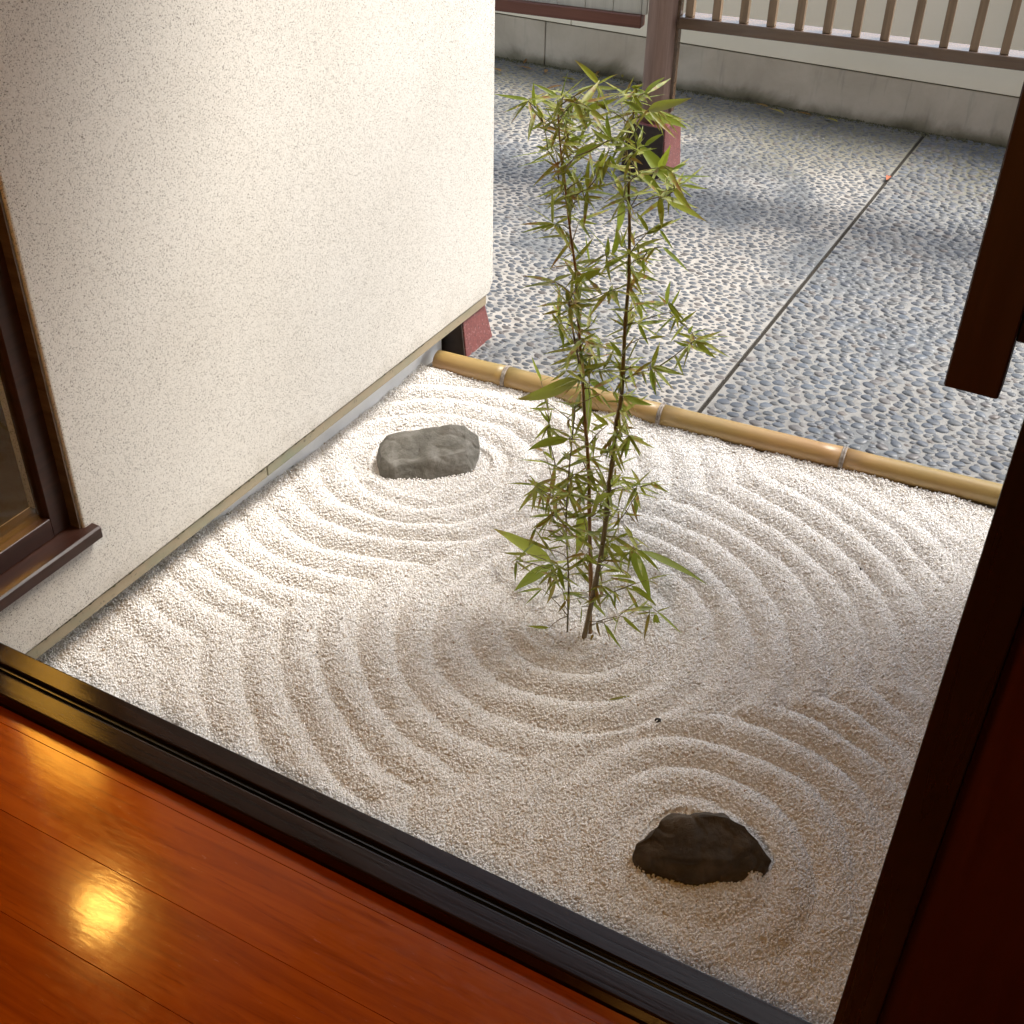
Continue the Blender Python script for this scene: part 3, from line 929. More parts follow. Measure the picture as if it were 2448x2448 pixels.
# internodes between rings
perp = axis.cross(Vector((0, 0, 1))).normalized(); up2 = perp.cross(axis)
def lathe(name, prof, mat, seg=32, cap=True):
    V, F = [], []
    for (t, r) in prof:
        c_ = axis * t + up2 * (0.0025 * math.sin(3.1 * t + 0.5)) + perp * (0.004 * math.sin(2.7 * t))
        for k_ in range(seg):
            th = 2 * math.pi * k_ / seg
            V.append(c_ + (perp * math.cos(th) + up2 * math.sin(th)) * r)
    n_ = len(prof)
    for i in range(n_ - 1):
        for k_ in range(seg):
            k2 = (k_ + 1) % seg
            F.append((i * seg + k_, i * seg + k2, (i + 1) * seg + k2, (i + 1) * seg + k_))
    if cap:
        F.append(tuple(range(seg))[::-1]); F.append(tuple(range((n_ - 1) * seg, n_ * seg)))
    o = link(name, mesh_from(name, V, F, True), mat); o.parent = pole
    return o
for i in range(len(cuts) - 1):
    a, b_ = cuts[i], cuts[i + 1]
    r0 = 0.0345 - 0.0006 * i
    n_ = 9
    pf = []
    for q in range(n_):
        t = a + 0.004 + (b_ - a - 0.008) * q / (n_ - 1)
        e = min(t - a, b_ - t)
        r = r0 + 0.0022 * math.exp(-e / 0.02)
        pf.append((t, r))
    if i == 0:
        pf = [(0.0, r0 - 0.002), (0.0015, r0)] + pf[1:]
    lathe('internode', pf, MT['bamboo_dry'])
for i, t in enumerate(nodes):
    r0 = 0.0345 - 0.0006 * i
    pf = [(t - 0.0065, r0 + 0.0012), (t - 0.004, r0 + 0.0034), (t - 0.0015, r0 + 0.0016), (t + 0.0005, r0 + 0.0012), (t + 0.003, r0 + 0.0042), (t + 0.0055, r0 + 0.0032), (t + 0.0075, r0 + 0.0010)]
    lathe('node_ring', pf, MT['bamboo_node'])

# ================================================================ ROCKS
def rock(name, pts, loc, yaw, mat, seed, amp):
    bm = bmesh.new()
    for p in pts:
        bm.verts.new(p)
    bmesh.ops.convex_hull(bm, input=list(bm.verts))
    bmesh.ops.delete(bm, geom=[v for v in bm.verts if not v.link_faces], context='VERTS')
    for it in range(5):
        bmesh.ops.subdivide_edges(bm, edges=list(bm.edges), cuts=1, use_grid_fill=True)
        bmesh.ops.triangulate(bm, faces=list(bm.faces))
        if it < 4:
            bmesh.ops.smooth_vert(bm, verts=list(bm.verts), factor=(0.05, 0.09, 0.10, 0.10)[it], use_axis_x=True, use_axis_y=True, use_axis_z=True)
        if len(bm.verts) > 14000: break
    bm.normal_update()
    off = Vector((seed * 3.1, seed * 1.7, 0))
    for v in bm.verts:
        p = v.co
        n1 = noise.noise(p * 13 + off); n2 = noise.noise(p * 34 + off * 2); n3 = 1 - 2 * abs(noise.noise(p * 20 - off)); n4 = noise.noise(p * 90 + off)
        strat = noise.noise(Vector((p.x * 9, p.y * 30, p.z * 46)) + off)
        v.co = p + v.normal * (amp * (0.9 * n1 + 0.35 * n2 - 0.55 * max(0, n3 - 0.55) + 0.30 * strat) + 0.0007 * n4)
    o = link(name, bm_mesh(name, bm, True), MT[mat])
    o.location = loc; o.rotation_euler = (0, 0, yaw)
    return o
r1 = rock('rock', [(-.146, -.015, .02), (-.138, -.005, .055), (-.112, .01, .069), (-.06, .012, .080), (.03, .0, .092), (.06, .004, .104), (.104, .004, .100), (.138, -.01, .076), (.144, -.03, .04), (.132, -.06, .008),
          (.122, -.102, -.01), (.06, -.115, -.01), (-.015, -.128, -.01), (-.097, -.132, -.01), (-.130, -.10, -.01), (-.095, -.105, .042), (.045, -.085, .062), (-.132, -.06, .048), (.105, -.070, .066), (-.03, -.09, .056),
          (-.11, .035, -.02), (.12, .025, -.02), (.135, -.04, -.02), (-.14, -.03, -.02), (.05, .04, .06)],
          (-1.538, 2.395, 0.0), R(32.9), 'grey_rock', 2, 0.0075)
tag(r1, 'long pale grey rock with a humped right end, near the wall in raked rings', 'rock')
r2 = rock('rock', [(-.124, -.062, .02), (-.121, -.05, .052), (-.100, -.045, .083), (-.087, -.02, .099), (-.067, .0, .104), (-.03, .002, .099), (.028, .014, .112), (.072, .012, .100), (.098, .0, .083), (.128, -.01, .042),
          (.115, -.035, .0), (.08, -.055, -.01), (.012, -.078, -.01), (-.08, -.085, -.01), (-.108, -.078, -.01), (-.04, -.066, .060), (.055, -.048, .062), (-.09, -.072, .045), (.09, -.028, .062),
          (-.09, .06, -.02), (.09, .06, -.02), (.03, .07, .05), (-.12, -.03, -.02), (.12, .0, -.02)],
          (-0.361, 1.490, 0.0), R(13.7), 'brown_rock', 8, 0.012)
tag(r2, 'dark brown angular rock in shade at the near right of the gravel', 'rock')

# ================================================================ POSTS AND FENCE
def frustum(name, cx, cy, hb, ht, z1, mat, parent, shx=0.0):
    V = []
    for hh, z in ((hb, -0.03), (hb, 0.0), (ht, z1)):
        for sx, sy in ((-1, -1), (1, -1), (1, 1), (-1, 1)):
            V.append((cx + sx * hh, cy + sy * hh, z))
    F = [(0, 1, 5, 4), (1, 2, 6, 5), (2, 3, 7, 6), (3, 0, 4, 7), (4, 5, 9, 8), (5, 6, 10, 9), (6, 7, 11, 10), (7, 4, 8, 11), (8, 9, 10, 11), (3, 2, 1, 0)]
    bm = bmesh.new()
    vs_ = [bm.verts.new(v) for v in V]
    for f in F: bm.faces.new([vs_[i] for i in f])
    bmesh.ops.recalc_face_normals(bm, faces=bm.faces)
    bmesh.ops.bevel(bm, geom=[e for e in bm.edges if e.calc_face_angle(0) > 0.4], offset=0.004, segments=2, affect='EDGES', profile=0.5)
    o = link(name, bm_mesh(name, bm), mat)
    if parent is not None: keep(o, parent)
    return o
PXc, PYc = -1.897, 4.80
post = empty('fence_post', (PXc, PYc, 0))
tag(post, 'round reddish wooden post on a red granite foot, in the fence line', 'post')
frustum('granite_foot', PXc, PYc, 0.100, 0.086, 0.214, MT['granite'], post)
# dark plate on the face towards the house (follows the slope of the foot)
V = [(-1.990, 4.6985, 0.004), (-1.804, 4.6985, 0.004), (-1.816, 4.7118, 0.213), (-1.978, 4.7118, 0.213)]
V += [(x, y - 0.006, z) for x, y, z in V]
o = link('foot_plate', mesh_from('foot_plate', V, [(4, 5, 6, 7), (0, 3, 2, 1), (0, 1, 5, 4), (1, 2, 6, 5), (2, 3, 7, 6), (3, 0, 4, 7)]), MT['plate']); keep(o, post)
tv, tf = tube_geo([(PXc, PYc, 0.212 + 0.12 * i) for i in range(20)], [0.064 - 0.0002 * i + 0.0006 * math.sin(i * 1.7) for i in range(20)], 28)
me = mesh_from('shaft', tv, tf); me.polygons.foreach_set('use_smooth', [len(p.vertices) == 4 for p in me.polygons])
o = link('shaft', me, MT['post']); keep(o, post)
box('cover_strip', PXc + 0.062, PXc + 0.075, PYc - 0.012, PYc + 0.018, 0.26, 2.45, MT['rail'], post, 0.001, 1)

fence = empty('fence', (-1.2, 4.9, 0.6))
tag(fence, 'brown wooden fence with upright balusters on a low rail, right of the post', 'fence')
FA = 0.115                     # the fence runs slightly off the wall line
def fx(s, off=0.0):            # s metres to the right of the post, off towards the garden
    return Vector((PXc + s, PYc + FA * s - off, 0))
def fbeam(name, s0, s1, d0, d1, z0, z1, mat, parent, bev=0.003):
    """bar along the fence direction; d = offset across (negative = towards house)"""
    L = s1 - s0
    me = box_mesh(name, 0, L, d0, d1, z0, z1, bev, 1)
    o = link(name, me, mat)
    o.parent = parent
    o.location = Vector((PXc + s0, PYc + FA * s0, 0)) - Vector(parent.location)
    o.rotation_euler = (0, 0, math.atan(FA))
    return o
fbeam('bottom_rail', 0.075, 3.6, -0.045, 0.058, 0.602, 0.648, MT['rail'], fence)
fbeam('top_rail', 0.075, 3.6, -0.045, 0.045, 1.06, 1.11, MT['rail'], fence)
bme = box_mesh('baluster', -0.0155, 0.0155, -0.030, 0.012, 0.6485, 1.059, 0.0015, 1); bme.materials.append(MT['baluster'])
s = 0.11
while s < 3.5:
    o = bpy.data.objects.new('baluster', bme); C.objects.link(o); o.parent = fence
    o.location = Vector((PXc + s, PYc + FA * s, 0)) - Vector(fence.location)
    o.rotation_euler = (0, 0, math.atan(FA))
    s += 0.1085
pf = empty('fence_screen', (-2.8, 4.75, 0.6))
tag(pf, 'grey board screen above a reddish rail, left of the post', 'fence')
fbeam('bottom_rail', -2.6, -0.068, -0.03, 0.03, 0.580, 0.630, MT['rail_red'], pf)
fbeam('top_rail', -2.6, -0.068, -0.03, 0.03, 1.06, 1.11, MT['rail_red'], pf)
s = -2.6
while s < -0.09:
    e = min(s + 0.118, -0.07)
    fbeam('board', s, e, -0.010, 0.010, 0.6305, 1.059, MT['panelgrey'], pf, 0.001)
    s += 0.1195
# far posts that carry the fence ends
for sx, lab in ((-2.7, 'round wooden post at the far left end of the screen, behind the house wall'), (3.7, 'round wooden post at the far right end of the fence')):
    c0 = fx(sx)
    p_ = empty('fence_post', (c0.x, c0.y, 0)); tag(p_, lab, 'post')
    frustum('granite_foot', c0.x, c0.y, 0.100, 0.086, 0.214, MT['granite'], p_)
    tv, tf = tube_geo([(c0.x, c0.y, 0.212 + 0.12 * i) for i in range(8)], [0.064] * 8, 20)
    me = mesh_from('shaft', tv, tf); me.polygons.foreach_set('use_smooth', [len(q.vertices) == 4 for q in me.polygons])
    keep(link('shaft', me, MT['post']), p_)
# granite foot under the end of the plaster wall
gf = empty('granite_block', (-1.825, 3.03, 0))
tag(gf, 'red granite foot stone under the end of the plaster wall', 'stone')
V = [(-1.912, 2.945, -0.03), (-1.735, 2.945, -0.03), (-1.735, 3.115, -0.03), (-1.912, 3.115, -0.03),
     (-1.912, 2.945, 0.0), (-1.735, 2.945, 0.0), (-1.735, 3.115, 0.0), (-1.912, 3.115, 0.0),
     (-1.902, 2.960, 0.1202), (-1.745, 2.960, 0.1202), (-1.745, 3.100, 0.1202), (-1.902, 3.100, 0.1202)]
V = V[:8] + [(-1.895, 2.96, 0.1202), (-1.757, 2.96, 0.1202), (-1.757, 3.100, 0.1202), (-1.895, 3.103, 0.1202)]
F = [(0, 1, 5, 4), (1, 2, 6, 5), (2, 3, 7, 6), (3, 0, 4, 7), (4, 5, 9, 8), (5, 6, 10, 9), (6, 7, 11, 10), (7, 4, 8, 11), (8, 9, 10, 11), (3, 2, 1, 0)]
bm = bmesh.new(); vs_ = [bm.verts.new(v) for v in V]
for f in F: bm.faces.new([vs_[i] for i in f])
bmesh.ops.recalc_face_normals(bm, faces=bm.faces)
bmesh.ops.bevel(bm, geom=[e for e in bm.edges if e.calc_face_angle(0) > 0.4], offset=0.003, segments=2, affect='EDGES', profile=0.5)
keep(link('stone', bm_mesh('stone', bm), MT['granite']), gf)
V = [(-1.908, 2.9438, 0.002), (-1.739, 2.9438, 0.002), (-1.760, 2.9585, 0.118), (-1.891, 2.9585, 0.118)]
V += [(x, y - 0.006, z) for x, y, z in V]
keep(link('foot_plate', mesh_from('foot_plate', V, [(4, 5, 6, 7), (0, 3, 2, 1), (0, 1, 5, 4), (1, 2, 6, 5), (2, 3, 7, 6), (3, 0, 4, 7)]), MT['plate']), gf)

# ================================================================ LAMPS (side room lamps mirrored in sill and floor; main room lamp added)
lan = empty('paper_lantern', (-2.40, 1.66, 1.22))
tag(lan, 'lit square paper lantern hanging in the room behind the side window', 'lantern')
box('paper_shade', -2.52, -2.31, 1.60, 1.88, 1.20, 1.56, MT['paper_lit'], lan, 0.004, 1)
for y in (1.591, 1.882):
    for x in (-2.529, -2.308):
        box('frame_bar', x, x + 0.008, y, y + 0.008, 1.19, 1.57, MT['winwood'], lan)
box('cap', -2.53, -2.30, 1.59, 1.89, 1.571, 1.581, MT['winwood'], lan)
box('cord', -2.417, -2.413, 1.738, 1.742, 1.5815, 2.459, MT['winwood'], lan)
glo = empty('globe_lamp', (-2.34, 1.55, 2.10))
tag(glo, 'small lit globe lamp hanging high in the side room', 'lamp')
bm = bmesh.new(); bmesh.ops.create_uvsphere(bm, u_segments=24, v_segments=14, radius=0.065)
bmesh.ops.translate(bm, verts=bm.verts, vec=(-2.34, 1.55, 2.10))
keep(link('globe', bm_mesh('globe', bm, True), MT['globe_lit']), glo)
box('stem', -2.344, -2.336, 1.546, 1.554, 2.166, 2.459, MT['winwood'], glo)
rl = empty('added_room_lamp', (-0.55, -0.35, 2.2))  # added lamp, out of view, throws warm light on the near gravel
tag(rl, 'added round paper lamp on the room ceiling, unseen, warming the near gravel', 'lamp')
bm = bmesh.new(); bmesh.ops.create_uvsphere(bm, u_segments=32, v_segments=18, radius=0.16)
bmesh.ops.scale(bm, verts=bm.verts, vec=(1, 1, 0.85)); bmesh.ops.translate(bm, verts=bm.verts, vec=(-0.55, -0.35, 2.22))
keep(link('shade', bm_mesh('shade', bm, True), MT['added_lit']), rl)
box('cord', -0.553, -0.547, -0.353, -0.347, 2.357, 2.459, MT['winwood'], rl)

# ================================================================ BAMBOO PLANT
CULM_A = [(-0.824,1.925,0.0),(-0.807,1.93,0.171),(-0.797,1.934,0.312),(-0.796,1.939,0.45),(-0.795,1.944,0.505),(-0.795,1.948,0.584),(-0.791,1.953,0.656),(-0.795,1.958,0.741),(-0.799,1.962,0.815),(-0.801,1.967,0.9),(-0.806,1.972,0.946),(-0.813,1.977,1.007),(-0.821,1.981,1.067),(-0.825,1.986,1.101),(-0.837,1.991,1.145),(-0.829,1.995,1.204),(-0.824,2.0,1.238)]
CULM_B = [(-0.82,1.95,0.032),(-0.827,1.947,0.185),(-0.836,1.944,0.312),(-0.845,1.941,0.451),(-0.854,1.938,0.538),(-0.857,1.934,0.568),(-0.866,1.931,0.66),(-0.874,1.928,0.734),(-0.883,1.925,0.818),(-0.888,1.922,0.873),(-0.889,1.919,0.908),(-0.903,1.916,0.984),(-0.912,1.912,1.047),(-0.92,1.909,1.102),(-0.926,1.906,1.143),(-0.931,1.903,1.187),(-0.932,1.9,1.219)]
CULM_C = [(-0.868,1.93,-0.002),(-0.866,1.916,0.169),(-0.873,1.902,0.325),(-0.868,1.888,0.455),(-0.857,1.874,0.597),(-0.849,1.86,0.661)]
CULM_E = [(-0.866,1.93,0.673),(-0.868,1.908,0.73),(-0.876,1.885,0.818),(-0.874,1.862,0.878),(-0.859,1.84,0.895)]
LEAVES = [
(-0.864,1.916,1.269,-0.921,1.929,1.296,0.0096,0),(-0.886,1.958,1.254,-0.849,1.96,1.276,0.0055,0),(-0.906,1.991,1.237,-0.841,1.96,1.255,0.0078,0),(-0.795,1.953,1.255,-0.748,1.925,1.295,0.0102,0),
(-0.739,1.838,1.269,-0.651,1.795,1.318,0.0173,0),(-0.799,1.977,1.21,-0.726,1.991,1.189,0.0155,0),(-0.74,1.881,1.255,-0.69,1.929,1.223,0.0069,0),(-0.774,1.904,1.236,-0.828,1.927,1.24,0.0095,0),
(-0.955,1.947,1.223,-1.003,1.932,1.243,0.0065,0),(-0.959,1.952,1.198,-1.003,1.922,1.24,0.0075,0),(-0.929,1.896,1.226,-0.916,1.9,1.288,0.0058,0),(-0.917,1.889,1.247,-0.862,1.857,1.297,0.0078,0),
(-0.993,1.905,1.224,-1.055,1.889,1.229,0.0071,0),(-0.979,1.877,1.231,-1.027,1.874,1.207,0.0055,0),(-0.992,1.953,1.179,-1.024,1.939,1.198,0.0055,0),(-0.934,1.848,1.218,-0.946,1.849,1.24,0.0055,0),
(-0.93,1.924,1.206,-0.999,1.957,1.2,0.0068,2),(-0.912,1.885,1.211,-0.878,1.878,1.265,0.0075,0),(-0.928,1.967,1.2,-0.857,1.931,1.242,0.0102,0),(-0.936,1.982,1.21,-0.891,2,1.218,0.0055,0),
(-0.911,1.964,1.203,-0.855,1.982,1.231,0.0117,0),(-0.959,1.896,1.193,-0.986,1.899,1.176,0.0055,0),(-0.968,2.001,1.145,-1.035,1.999,1.14,0.0073,2),(-0.832,1.818,1.257,-0.791,1.797,1.255,0.0086,0),
(-0.797,1.826,1.214,-0.812,1.847,1.25,0.0072,0),(-0.785,1.8,1.221,-0.816,1.794,1.239,0.0067,0),(-0.876,1.991,1.152,-0.883,1.978,1.181,0.0055,0),(-0.929,1.939,1.149,-0.868,1.909,1.187,0.0091,0),
(-0.934,1.959,1.149,-0.893,1.953,1.168,0.0055,0),(-0.906,1.96,1.147,-0.877,1.945,1.17,0.0055,0),(-0.86,1.821,1.172,-0.813,1.849,1.195,0.0116,0),(-0.895,1.895,1.15,-0.839,1.879,1.185,0.0071,0),
(-0.898,1.858,1.176,-0.869,1.882,1.169,0.0055,0),(-1.009,2.019,1.094,-1.074,1.987,1.079,0.0072,0),(-0.968,1.937,1.128,-0.996,1.94,1.129,0.0055,0),(-0.987,1.993,1.123,-1.003,1.98,1.125,0.0055,0),
(-0.905,1.882,1.121,-0.889,1.906,1.145,0.0055,0),(-0.925,1.982,1.063,-0.972,1.983,1.081,0.0056,0),(-0.893,1.922,1.09,-0.882,1.937,1.108,0.0055,0),(-0.874,1.914,1.081,-0.884,1.947,1.133,0.0074,0),
(-0.846,1.887,1.117,-0.809,1.86,1.174,0.0082,0),(-0.878,1.965,1.085,-0.849,1.931,1.157,0.0126,0),(-0.928,1.938,1.069,-0.954,1.931,1.086,0.0055,0),(-0.955,1.962,1.066,-0.984,1.933,1.052,0.0055,0),
(-0.949,1.972,1.046,-0.803,1.904,1.087,0.0202,0),(-0.827,1.961,1.094,-0.87,1.967,1.071,0.0055,0),(-0.809,1.929,1.075,-0.826,1.925,1.092,0.0055,0),(-0.83,1.981,1.048,-0.852,2.01,0.969,0.0177,0),
(-0.917,1.868,1.021,-0.907,1.828,1.11,0.0091,0),(-0.948,1.943,0.987,-1.017,1.929,0.959,0.0075,0),(-0.952,1.946,0.986,-0.965,1.93,0.973,0.0055,0),(-0.888,1.901,1.073,-0.849,1.903,1.052,0.0055,0),
(-0.901,1.918,1.062,-0.936,1.919,1.052,0.0055,0),(-0.884,1.927,1.06,-0.853,1.944,1.058,0.0055,2),(-0.841,1.926,1.178,-0.765,1.896,1.174,0.0096,0),(-0.85,1.982,1.16,-0.814,1.984,1.152,0.0055,0),
(-0.773,1.911,1.131,-0.742,1.933,1.092,0.0111,0),(-0.738,1.964,1.104,-0.831,2.011,1.145,0.0216,0),(-0.762,1.968,1.126,-0.74,1.95,1.178,0.0104,0),(-0.707,1.848,1.177,-0.695,1.841,1.21,0.0055,0),
(-0.795,1.974,1.158,-0.755,1.961,1.188,0.0096,0),(-0.795,1.938,1.165,-0.792,1.954,1.183,0.0055,0),(-0.776,2.06,1.084,-0.749,2.084,1.097,0.0064,0),(-0.691,1.867,1.155,-0.614,1.84,1.181,0.0084,0),
(-0.706,1.942,1.114,-0.659,1.951,1.117,0.0059,0),(-0.749,1.965,1.077,-0.716,1.988,1.103,0.0083,0),(-0.694,1.874,1.133,-0.645,1.844,1.117,0.011,0),(-0.704,1.849,1.124,-0.651,1.889,1.099,0.0084,0),
(-0.73,1.93,1.088,-0.636,1.891,1.077,0.0121,0),(-0.716,1.867,1.113,-0.704,1.854,1.064,0.01,0),(-0.755,1.984,1.005,-0.721,1.978,0.976,0.0056,0),(-0.752,1.92,1.026,-0.786,1.933,1.051,0.0068,0),
(-0.781,1.952,0.988,-0.74,1.979,0.98,0.0059,0),(-0.795,1.953,0.964,-0.725,1.923,1.014,0.0109,0),(-0.809,2.01,0.928,-0.748,1.999,0.957,0.0075,0),(-0.722,1.92,1.003,-0.656,1.886,0.982,0.0069,0),
(-0.855,2.008,0.923,-0.859,2.01,0.975,0.0104,0),(-0.828,1.916,0.96,-0.829,1.912,1.002,0.0083,0),(-0.814,1.947,0.972,-0.799,1.932,1.026,0.0058,0),(-0.815,1.896,0.981,-0.865,1.867,1.045,0.0096,0),
(-0.893,1.927,0.928,-0.826,1.901,0.956,0.0095,0),(-0.893,1.987,0.906,-0.9,1.977,0.967,0.0066,0),(-0.798,1.827,0.98,-0.857,1.82,0.94,0.0143,0),(-0.812,1.87,0.961,-0.776,1.871,0.99,0.0081,0),
(-0.917,1.919,0.879,-1.001,1.913,0.861,0.0094,1),(-0.941,1.928,0.88,-0.885,1.901,0.921,0.0088,0),(-0.907,1.959,0.998,-0.874,1.97,0.997,0.0055,0),(-0.803,1.985,0.886,-0.769,1.978,0.91,0.0055,0),
(-0.674,1.839,0.937,-0.661,1.817,0.992,0.0108,0),(-0.685,1.897,0.907,-0.67,1.885,0.952,0.0055,0),(-0.765,1.939,0.963,-0.758,1.942,0.93,0.0055,0),(-0.862,1.865,0.91,-0.825,1.889,0.906,0.0055,0),
(-0.803,1.88,0.913,-0.796,1.881,0.886,0.0055,0),(-0.79,1.888,0.913,-0.785,1.886,0.886,0.0055,0),(-0.854,1.8,1.271,-0.879,1.806,1.269,0.0055,2),(-0.943,1.948,1.172,-0.973,1.961,1.167,0.0055,2),
(-0.751,1.807,1.195,-0.733,1.82,1.181,0.0055,2),(-0.917,1.882,1.214,-0.878,1.864,1.208,0.0055,0),(-0.948,1.967,1.194,-0.914,1.95,1.19,0.0055,0),(-0.897,1.948,1.189,-0.928,1.958,1.193,0.0055,0),
(-0.901,1.979,1.18,-0.921,1.985,1.156,0.0055,0),(-0.896,2.002,1.165,-0.923,2.014,1.171,0.0055,0),(-0.867,1.956,1.215,-0.886,1.953,1.222,0.0055,0),(-0.889,2.06,1.211,-0.867,2.079,1.212,0.0055,0),
(-0.823,1.961,1.259,-0.802,1.961,1.269,0.0055,0),(-0.844,1.98,1.233,-0.81,1.968,1.24,0.0055,0),(-0.803,1.928,1.254,-0.784,1.93,1.241,0.0055,0),(-0.894,1.919,1.189,-0.907,1.905,1.181,0.0055,0),
(-0.838,1.883,1.15,-0.851,1.87,1.14,0.0055,0),(-0.82,1.884,1.163,-0.808,1.895,1.138,0.0055,0),(-0.941,1.964,0.777,-0.918,1.928,0.866,0.0116,0),(-0.941,1.956,0.803,-0.973,1.946,0.789,0.0055,2),
(-0.875,1.823,0.852,-0.877,1.845,0.784,0.0071,0),(-0.989,1.987,0.614,-0.996,1.964,0.682,0.0089,0),(-0.869,1.853,0.74,-0.894,1.833,0.721,0.0055,0),(-0.861,1.893,0.703,-1.017,1.924,0.608,0.027,0),
(-0.916,2.047,0.609,-0.922,2.072,0.4,0.027,0),(-0.877,1.987,0.65,-0.819,1.962,0.652,0.0124,0),(-0.807,2.03,0.826,-0.744,2.027,0.818,0.0065,0),(-0.782,1.975,0.85,-0.775,1.977,0.812,0.0077,0),
(-0.758,1.927,0.836,-0.732,1.928,0.798,0.0073,0),(-0.793,1.959,0.813,-0.766,1.948,0.825,0.0055,0),(-0.713,1.965,0.856,-0.672,1.956,0.868,0.0055,0),(-0.68,1.941,0.853,-0.656,1.955,0.88,0.0055,0),
(-0.647,1.896,0.861,-0.637,1.892,0.881,0.0055,0),(-0.651,1.93,0.845,-0.616,1.919,0.87,0.0055,0),(-0.64,1.923,0.84,-0.563,1.894,0.878,0.0097,0),(-0.621,1.861,0.869,-0.585,1.891,0.83,0.0092,0),
(-0.655,1.955,0.819,-0.695,1.954,0.823,0.0055,0),(-0.637,1.877,0.846,-0.664,1.873,0.854,0.0055,0),(-0.712,1.87,0.845,-0.677,1.864,0.859,0.0055,0),(-0.676,1.8,0.84,-0.675,1.809,0.87,0.0055,0),
(-0.71,1.888,0.771,-0.68,1.857,0.737,0.0084,0),(-0.728,1.959,0.731,-0.67,1.927,0.718,0.0079,0),(-0.723,1.929,0.754,-0.641,1.893,0.779,0.0112,0),(-0.779,1.963,0.72,-0.745,1.981,0.723,0.0055,0),
(-0.822,1.922,0.722,-0.778,1.912,0.749,0.0056,0),(-0.805,1.97,0.721,-0.8,1.952,0.684,0.0071,0),(-0.772,1.918,0.677,-0.722,1.955,0.657,0.0116,0),(-0.854,2.06,0.592,-0.835,2.049,0.565,0.007,0),
(-0.782,1.911,0.768,-0.8,1.886,0.808,0.0084,0),(-0.883,1.978,0.722,-0.85,1.977,0.755,0.0055,0),(-0.853,1.95,0.732,-0.833,1.932,0.717,0.0055,0),(-0.912,1.992,0.695,-0.935,1.979,0.692,0.0055,2),
(-0.943,1.941,0.55,-0.964,1.933,0.583,0.0055,0),(-0.937,1.933,0.552,-0.98,1.938,0.493,0.008,0),(-0.943,1.93,0.537,-0.927,1.938,0.509,0.0065,0),(-0.854,1.849,0.59,-0.938,1.837,0.53,0.017,0),
(-0.965,1.961,0.46,-0.94,1.97,0.432,0.0055,0),(-0.944,1.927,0.608,-0.963,1.911,0.593,0.0055,0),(-0.913,1.99,0.5,-0.936,2.002,0.536,0.0055,0),(-0.895,1.881,0.49,-0.931,1.862,0.513,0.0055,0),
(-0.797,1.826,0.611,-0.786,1.834,0.628,0.0055,0),(-0.817,1.927,0.522,-0.811,1.93,0.551,0.0055,0),(-0.784,1.895,0.56,-0.772,1.887,0.597,0.0055,0),(-0.773,1.853,0.646,-0.802,1.832,0.683,0.0085,0),
(-0.875,2.013,0.513,-0.838,2.015,0.537,0.008,0),(-0.803,1.994,0.552,-0.77,1.999,0.556,0.0055,2),(-0.757,1.926,0.587,-0.727,1.937,0.58,0.0055,0),(-0.759,1.93,0.583,-0.759,1.93,0.527,0.0099,0),
(-0.751,1.919,0.589,-0.73,1.933,0.535,0.0059,0),(-0.777,1.913,0.587,-0.75,1.899,0.582,0.0055,0),(-0.925,1.925,0.389,-0.989,1.941,0.393,0.0134,0),(-0.944,1.893,0.419,-0.954,1.893,0.35,0.0082,1),
(-0.924,1.847,0.451,-0.927,1.863,0.379,0.0094,1),(-0.963,1.941,0.378,-0.935,1.947,0.355,0.0055,0),(-0.756,1.955,0.444,-0.708,1.971,0.465,0.0055,0),(-0.708,1.964,0.466,-0.67,1.967,0.454,0.0055,0),
(-0.738,1.97,0.441,-0.721,1.975,0.425,0.0055,0),(-0.736,1.946,0.44,-0.734,1.956,0.374,0.0108,0),(-0.704,1.869,0.499,-0.656,1.867,0.502,0.0055,0),(-0.765,1.924,0.483,-0.724,1.946,0.474,0.0055,0),
(-0.833,2.058,0.404,-0.785,2.037,0.426,0.006,0),(-0.872,1.912,0.453,-0.876,1.927,0.395,0.0071,2),(-0.902,1.889,0.358,-0.952,1.871,0.348,0.0067,0),(-0.86,1.944,0.802,-0.832,1.933,0.833,0.0055,0),
(-0.884,1.972,0.777,-0.914,1.986,0.777,0.0055,0),(-0.863,1.982,0.737,-0.899,1.995,0.745,0.0055,0),(-0.909,1.995,0.719,-0.933,1.986,0.704,0.0055,0),(-0.844,1.874,0.804,-0.82,1.874,0.827,0.0055,0),
(-0.851,1.994,0.735,-0.827,1.992,0.725,0.0055,0),(-0.846,1.931,0.666,-0.808,1.913,0.651,0.0074,0),(-0.809,1.888,0.687,-0.782,1.871,0.721,0.0055,0),(-0.892,2.026,0.585,-0.872,2.04,0.551,0.0055,2),
(-0.952,2.008,0.124,-1.156,2.078,0.098,0.027,0),(-0.987,1.891,0.195,-0.927,1.881,0.285,0.0113,0),(-0.953,2.003,0.117,-1.038,1.984,0.012,0.027,0),(-0.938,1.929,0.107,-0.977,1.916,0.05,0.0064,0),
(-0.889,2.014,0.287,-0.898,1.991,0.179,0.0222,0),(-0.875,1.992,0.303,-0.832,1.976,0.267,0.0093,0),(-0.855,1.894,0.337,-0.89,1.888,0.36,0.0055,0),(-0.919,1.928,0.324,-0.993,1.952,0.28,0.0106,0),
(-0.919,1.847,0.344,-0.894,1.868,0.368,0.0055,2),(-0.935,1.841,0.271,-1.003,1.854,0.244,0.0068,0),(-0.919,1.923,0.204,-1.006,1.943,0.149,0.0118,0),(-0.899,1.87,0.278,-0.852,1.86,0.316,0.0056,0),
